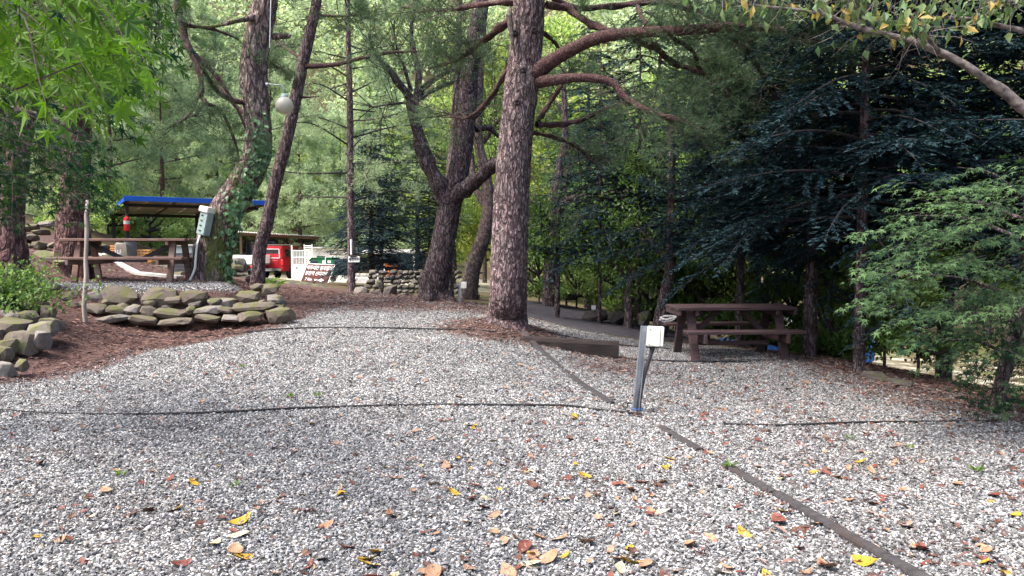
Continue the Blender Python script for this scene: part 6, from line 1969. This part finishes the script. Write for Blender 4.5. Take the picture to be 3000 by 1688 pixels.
# white gate leaf standing at the shed front
gb0 = G(858, 812, 39.5)
GT = thing('gate', gb0, 'white two-part gate with barred upper half in front of the shed', 'gate', None, math.radians(-4))
MB().box((-.03, 0, .88), (.07, .07, 1.76)).build('post', M['white'], GT, bevel=.006)
MB().box((.44, 0, .40), (.84, .05, .74)).build('panel', M['white'], GT, bevel=.01)
MB().tube([Vector((.22, -.03, .62)), Vector((.22, -.036, .62))], .05, 16).build('badge', M['grey_bin'], GT)
for (a, b) in (((.02, 0, .80), (.86, 0, .80)), ((.02, 0, 1.16), (.86, 0, 1.16)), ((.02, 0, 1.50), (.86, 0, 1.50))):
    MB().bar(a, b, .04, .05).build('rail', M['white'], GT)
for k in range(11):
    MB().box((.05 + k * .079, 0, 1.16), (.028, .025, .64)).build('bar', M['white'], GT)
sp_ = G(904, 805, 40.5)
SHU = thing('shutter', sp_, 'narrow white louvred shutter leaning beside the barred gate', 'shutter', None, math.radians(8))
for sx in (-.2, .2):
    MB().box((sx, 0, 1.05), (.05, .05, 1.5)).build('stile', M['white'], SHU)
for k in range(15):
    MB().box((0, 0, .38 + k * .095), (.36, .045, .03), Matrix.Rotation(.5, 3, 'X')).build('slat', M['white'], SHU)
# white hut at the right end of the shed
hb0 = G(962, 790, 44.5)
HU = thing('hut', hb0, 'white stained hut with small dark window at the end of the shed', 'hut', None, math.radians(-3))
for k in range(4):
    MB().box((-.86 + k * .56, .05, .82), (.552, .10, 1.64)).build('wall_panel', M['white_dirty'], HU)
MB().box((1.16, 1.1, .82), (.10, 2.0, 1.64)).build('side_wall', M['white_dirty'], HU)
MB().box((-1.2, 1.1, .82), (.10, 2.0, 1.64)).build('side_wall', M['shed_wood'], HU)
MB().box((-.42, -.012, 1.05), (.50, .03, .32)).build('window', M['glass'], HU)
wf = MB().box((.42, -.012, 1.12), (.60, .03, .34)).build('window', M['white'], HU)
for z in (.93, 1.31): MB().box((.42, -.035, z), (.66, .03, .04)).build('sill', M['shed_wood'], HU)
MB().box((0, 1.0, 1.70), (2.6, 2.4, .08)).build('roof', M['roof'], HU, bevel=.01)
# lean-to right of the hut
lt = G(1135, 790, 40)
LT = thing('lean_to', lt, 'low lean-to with white post behind the dark firs', 'lean-to')
MB().box((.1, 1.0, 1.42), (3.0, 2.6, .07), Matrix.Rotation(.06, 3, 'X')).build('roof', M['roof'], LT)
for x in (-.15, 1.4):
    MB().box((x, -.2, .62), (.09, .09, 1.56)).build('post', M['white'], LT)
MB().box((.1, 2.2, .6), (2.9, .06, 1.5)).build('back_wall', M['navy'], LT)
MB().box((-1.2, -.25, .10), (1.7, .9, .35)).build('plinth', M['concrete'], LT, bevel=.02)
# green waste container on a frame
gc = G(948, 812, 33.0)
GC = thing('waste_container', gc, 'green waste container with dark covered end behind the brown sign', 'container', None, math.radians(-10))
prof = [(-.62, .30), (-.62, .88), (-.50, 1.00), (.40, 1.00), (.52, .88), (.58, .45), (.50, .30)]
MB().prism(prof, -.02, .9).build('body', M['green_bin'], GC, bevel=.03, segs=2)
MB().prism([(.45, .28), (.52, .92), (.62, .99), (1.05, .96), (1.12, .80), (1.0, .28)], -.05, .95).build('cover', M['navy'], GC, bevel=.04, segs=2)
MB().prism([(-.66, .90), (-.52, 1.035), (.42, 1.035), (.40, 1.005), (-.50, 1.005), (-.625, .885)], -.04, .92).build('lid', M['green_bin'], GC)
MB().box((-.42, -.03, .68), (.30, .03, .46)).build('hatch', M['navy'], GC, bevel=.01)
for (x, z, w, h) in ((.02, .82, .12, .20), (.03, .58, .11, .10), (.28, .86, .16, .11)):
    MB().box((x, -.028, z), (w, .008, h)).build('notice', M['white_print'], GC)
MB().box((.12, -.06, .66), (.03, .03, .80)).build('upright', M['white'], GC)
for x in (-.45, .4):
    MB().lathe([(.05, -.04), (.13, -.04), (.13, .04), (.05, .04)], (0, 0, 0), 16).build('castor', M['rubber'], GC, M=Matrix.Translation((x, .1, .13)) @ Matrix.Rotation(math.pi / 2, 4, 'X'))
    MB().box((x, .1, .25), (.08, .08, .12)).build('castor_fork', M['steel_dark'], GC)
# white boards and beams lying near the container
wbm = G(1075, 808, 31)
tag(MB().box((0, 0, .12), (1.5, .5, .24)).build('white_slab', M['white_dirty'], None, bevel=.02, loc=wbm), 'white slab lying behind the sign trunk', 'slab')
# orange tiller
om = G(1147, 808, 31.5)
OT = thing('tiller', om, 'orange garden machine glimpsed between fir boughs and lean-to', 'machine', None, .3)
MB().prism([(-.26, .20), (-.30, .42), (-.05, .62), (.26, .62), (.30, .30), (.18, .20)], -.2, .2).build('hood', M['orange'], OT, bevel=.03, segs=2)
MB().box((0, 0, .80), (.50, .40, .14)).build('tank', M['orange'], OT, bevel=.03)
MB().bar((-.25, 0, .35), (-.55, 0, .02), .1, .1).build('tine_arm', M['orange'], OT, bevel=.01)
for s in (-1, 1):
    MB().tube([Vector((.2, s * .12, .6)), Vector((.5, s * .2, .85)), Vector((.75, s * .22, .9))], .02, 7).build('handlebar', M['steel_dark'], OT)
    MB().lathe([(.08, -.05), (.2, -.05), (.2, .05), (.08, .05)], (0, 0, 0), 18).build('wheel', M['rubber'], OT, M=Matrix.Translation((.05, s * .27, .2)) @ Matrix.Rotation(math.pi / 2, 4, 'X'))
# blue car down the slope, seen between the fir trunks
bc = G(2540, 1030, 20.5)
BC = thing('parked_car', bc, 'blue car parked below the pitch, glimpsed between fir trunks', 'car', None, math.radians(78))
low = [(0, .35)] + [(.45, .30)] + arc(.85, .32, .36, math.pi * .95, .15, 8) + [(1.4, .28), (2.7, .28)] + arc(3.3, .32, .36, math.pi * .95, .15, 8) + [(3.9, .35), (4.1, .60), (3.0, .92), (0, .95)]
taper(MB().prism(low, -.85, .85, 'x'), .6, 1, .06).build('body', M['blue_car'], BC, bevel=.05, segs=2)
taper(MB().prism([(.1, .92), (.35, 1.42), (2.0, 1.46), (2.95, .92)], -.80, .80, 'x'), .9, 1.5, .18).build('cabin', M['white'], BC, bevel=.05, segs=2)
for sx in (-1, 1):
    MB().add([(sx * .80, .45, .98), (sx * .80, 2.6, .98), (sx * .70, 1.9, 1.36), (sx * .70, .55, 1.36)], [(0, 1, 2, 3)]).build('side_window', M['glass'], BC)
    wheel(BC, sx * .74, .85, .32, .2); wheel(BC, sx * .74, 3.3, .32, .2)
MB().add([(-.66, 2.93, .97), (.66, 2.93, .97), (.58, 2.15, 1.41), (-.58, 2.15, 1.41)], [(0, 1, 2, 3)]).build('windscreen', M['glass'], BC)

# ------------------------------------------------------------------ fallen leaves, one object each
rr = random.Random(99)
def leaf_mesh(seed, mt):
    """a dry curled leaf, 1 long: bent along its midrib"""
    r = random.Random(seed)
    n = 6
    curl, fold, twist = r.uniform(.15, .8), r.uniform(.1, .55), r.uniform(-.5, .5)
    V = []
    for i in range(n + 1):
        t_ = i / n
        w = .27 * math.sin(math.pi * t_ ** .8) ** .8 * r.uniform(.92, 1.05) + (.006 if i in (0, n) else 0)
        x = math.sin((t_ - .5) * curl * 2) / (curl * 2)
        zc = (1 - math.cos((t_ - .5) * curl * 2)) / (curl * 2) * 1.2
        for s in (-1, 0, 1):
            a = twist * (t_ - .5) + s * fold
            V.append((x, s * w * math.cos(a), zc + abs(s) * w * math.sin(abs(fold)) + s * w * math.sin(twist * (t_ - .5))))
    F = []
    for i in range(n):
        for j in (0, 1):
            a = i * 3 + j
            F.append((a, a + 1, a + 4, a + 3))
    k = len(V)
    V += [(-.5 - .22, .01, .06), (-.5, -.012, .03), (-.5, .012, .03)]
    F.append((k, k + 1, k + 2))
    me = bpy.data.meshes.new('fallen_leaf')
    me.from_pydata(V, [], F)
    me.materials.append(mt)
    for p in me.polygons: p.use_smooth = True
    return me
def m_leaf(name, a, b, spot):
    t = NT(name)
    co = t.coords('Object')
    col = t.ramp(t.noise(co, 3.5, 5, .65), [(.3, a), (.7, b)])
    col = t.mix(t.sstep(t.noise(co, 7, 4), .56, .68), col, spot)
    return t.done(t.principled(col, .55, t.bump(t.noise(co, 14, 3), .3, .02), .3))
KINDS = [
 ('tan', m_leaf('leaf_tan', (.20, .11, .06), (.31, .185, .11), (.13, .06, .035)), 'dry tan curled fallen leaf on the pale gravel', .30),
 ('brown', m_leaf('leaf_brown', (.055, .024, .016), (.12, .05, .03), (.03, .014, .01)), 'dark brown curled fallen leaf on the pale gravel', .33),
 ('red', m_leaf('leaf_red', (.10, .026, .018), (.16, .05, .03), (.05, .018, .016)), 'reddish fallen leaf on the pale gravel', .14),
 ('yellow', m_leaf('leaf_gold', (.27, .15, .012), (.40, .25, .018), (.11, .045, .012)), 'golden yellow fallen leaf with brown blotches on the gravel', .13),
 ('cream', m_leaf('leaf_cream', (.36, .29, .17), (.46, .39, .24), (.28, .18, .09)), 'pale cream bleached fallen leaf on the gravel', .10),
]
LM_ = {k[0]: [leaf_mesh(1000 + 10 * i + j, k[1]) for j in range(5)] for i, k in enumerate(KINDS)}
def put_leaf(x, y, s, kind):
    me = rr.choice(LM_[kind[0]])
    o = put('fallen_leaf', me)
    o.location = (x, y, h1(x, y) + rr.uniform(.004, .014))
    o.scale = (s, s, s)
    o.rotation_euler = (rr.uniform(-.45, .45), rr.uniform(-.35, .35), rr.uniform(0, 6.28))
    return tag(o, kind[2], 'leaf', kind[0] + ' fallen leaves scattered on the gravel')
by = {k[0]: k for k in KINDS}
def pick():
    u = rr.random()
    for k in KINDS:
        u -= k[3]
        if u <= 0: return k
    return KINDS[0]
for (px, py, s, kd) in [(705, 1528, .16, 'yellow'), (700, 1568, .12, 'cream'), (628, 1594, .11, 'cream'), (1075, 1655, .13, 'yellow'), (1600, 1640, .16, 'tan'), (1555, 1655, .13, 'cream'), (1850, 1650, .15, 'yellow'), (1815, 1668, .12, 'cream'),
    (1100, 1620, .12, 'yellow'), (1712, 1396, .11, 'yellow'), (2180, 1565, .13, 'yellow'), (2295, 1500, .12, 'yellow'), (690, 1620, .15, 'tan'), (710, 1635, .13, 'yellow'), (1420, 1490, .10, 'red'), (1310, 1380, .10, 'red'), (2280, 1526, .16, 'red'), (2345, 1555, .15, 'brown'),
    (265, 1458, .13, 'brown'), (310, 1440, .13, 'tan'), (1680, 1228, .11, 'yellow'), (1340, 1345, .09, 'yellow'), (1000, 1450, .11, 'yellow'), (1330, 1445, .11, 'yellow'), (1390, 1424, .12, 'red'), (2560, 1480, .13, 'red'), (2650, 1540, .14, 'brown'), (2700, 1610, .14, 'red'),
    (1535, 1608, .15, 'red'), (2420, 1660, .17, 'tan'), (2540, 1650, .16, 'yellow'), (2890, 1614, .12, 'tan'), (530, 1655, .14, 'red'), (120, 1360, .13, 'brown'), (1270, 1690, .18, 'tan'), (1490, 1680, .15, 'tan'), (1075, 1640, .12, 'yellow'), (1720, 1590, .14, 'tan'), (1640, 1580, .13, 'tan')]:
    # depth where this sight line meets the ground
    d = 4.0
    for _ in range(30):
        p = P(px, py, d)
        d = max(2.5, d + (p.z - h1(p.x, p.y) - .01) * 1.2)
    p = P(px, py, d)
    put_leaf(p.x, p.y, s, by[kd])
n = 0
while n < 245:
    d = rr.uniform(3.4, 9.5) if rr.random() < .42 else rr.uniform(3.4, 5.6)
    x = rr.gauss(.8, 2.2)
    if abs(x) > .66 * d: continue
    g_ = masks(np.array([x]), np.array([d]))[0][0]
    if g_ < .5: continue
    if d > 7.5 and rr.random() < .45: continue
    kk = rr.choice((1, 1, 1, 2, 3))
    for _ in range(kk):
        put_leaf(x + rr.gauss(0, .07) * (kk > 1), d + rr.gauss(0, .10) * (kk > 1), rr.choice((rr.uniform(.045, .085), rr.uniform(.07, .125))), pick())
    n += kk
# the rest of the leaf fall: small, far or crumbled, too many to pick apart
rng = np.random.default_rng(88)
x, y = ground_points(2600, -6, 6, 3.4, 11.5, rng, lambda x, y: sm(.3, .7, masks(x, y)[0]) * (.35 + .65 * sm(-1.5, 2.5, x)))
for kd, col in (('tan', 0), ('brown', 1), ('red', 2)):
    q = np.arange(len(x)) % 3 == col
    src = [bpy.data.objects.new('leaf_fall', m) for m in LM_[kd]]
    scatter('leaf_fall', np.stack([x[q], y[q], hz(x[q], y[q]) + .014], -1), rng.uniform(.03, .075, q.sum()), src, 30 + col, 'small ' + {'tan': 'tan', 'brown': 'dark brown', 'red': 'reddish'}[kd] + ' leaf fragments strewn over the gravel', 'leaf litter', .4)
# small weeds in the gravel
def weed(px, py, d, label, s=1.0, seed=0, mt='leaf_mid'):
    rng = np.random.default_rng(seed)
    b = G(px, py, d)
    g = Geo()
    n = 16
    a = rng.uniform(0, 6.28, n)
    D = np.stack([np.cos(a), np.sin(a), rng.uniform(.25, 1.2, n)], 1)
    pos = np.repeat(np.array(list(b))[None], n, 0) + D * .01
    pos[:, 2] += .012
    s *= .62 if s < 1.5 else 1
    blades(g, pos, D, np.array([0, 0, 1.0]) + .3 * rng.standard_normal((n, 3)), s * rng.uniform(.05, .11, n), s * rng.uniform(.02, .04, n), rng)
    return tag(put('weed', g.mesh('weed', M[mt])), label, 'weed')
weed(712, 1066, 9.2, 'small green weed alone in the gravel before the terrace wall', 1.0, 1)
weed(690, 1440, 5.05, 'small green sprout beside dark brown leaves in the near gravel', .8, 2)
weed(355, 1395, 5.3, 'green leafy sprout over a brown leaf at the left', .9, 3, 'leaf_mid')
weed(2860, 1384, 5.45, 'bright green fallen sprig on the right-hand gravel', 1.1, 4)
weed(2490, 1290, 6.4, 'tiny green weed just below the right-hand rope', .7, 5)
weed(2665, 1318, 6.1, 'pale grassy weed on the right-hand gravel', .7, 6, 'leaf_yellow')
weed(2140, 1380, 5.5, 'grass tuft growing beside the edging timber', 1.2, 7)
weed(850, 1180, 7.8, 'mossy yellow-green patch of weeds behind the thick rope', 1.1, 8)
weed(930, 1180, 7.8, 'second mossy yellow-green tuft behind the thick rope', 1.0, 9)
weed(670, 820, 16.2, 'ivy seedlings at the foot of the leaning tree', 2.0, 10, 'ivy')
weed(810, 792, 18.5, 'leafy dark weed right of the slender pine', 3.2, 11, 'leaf_mid')
weed(790, 780, 18.6, 'upright leafy weed behind the slender pine', 3.5, 12, 'leaf_mid')
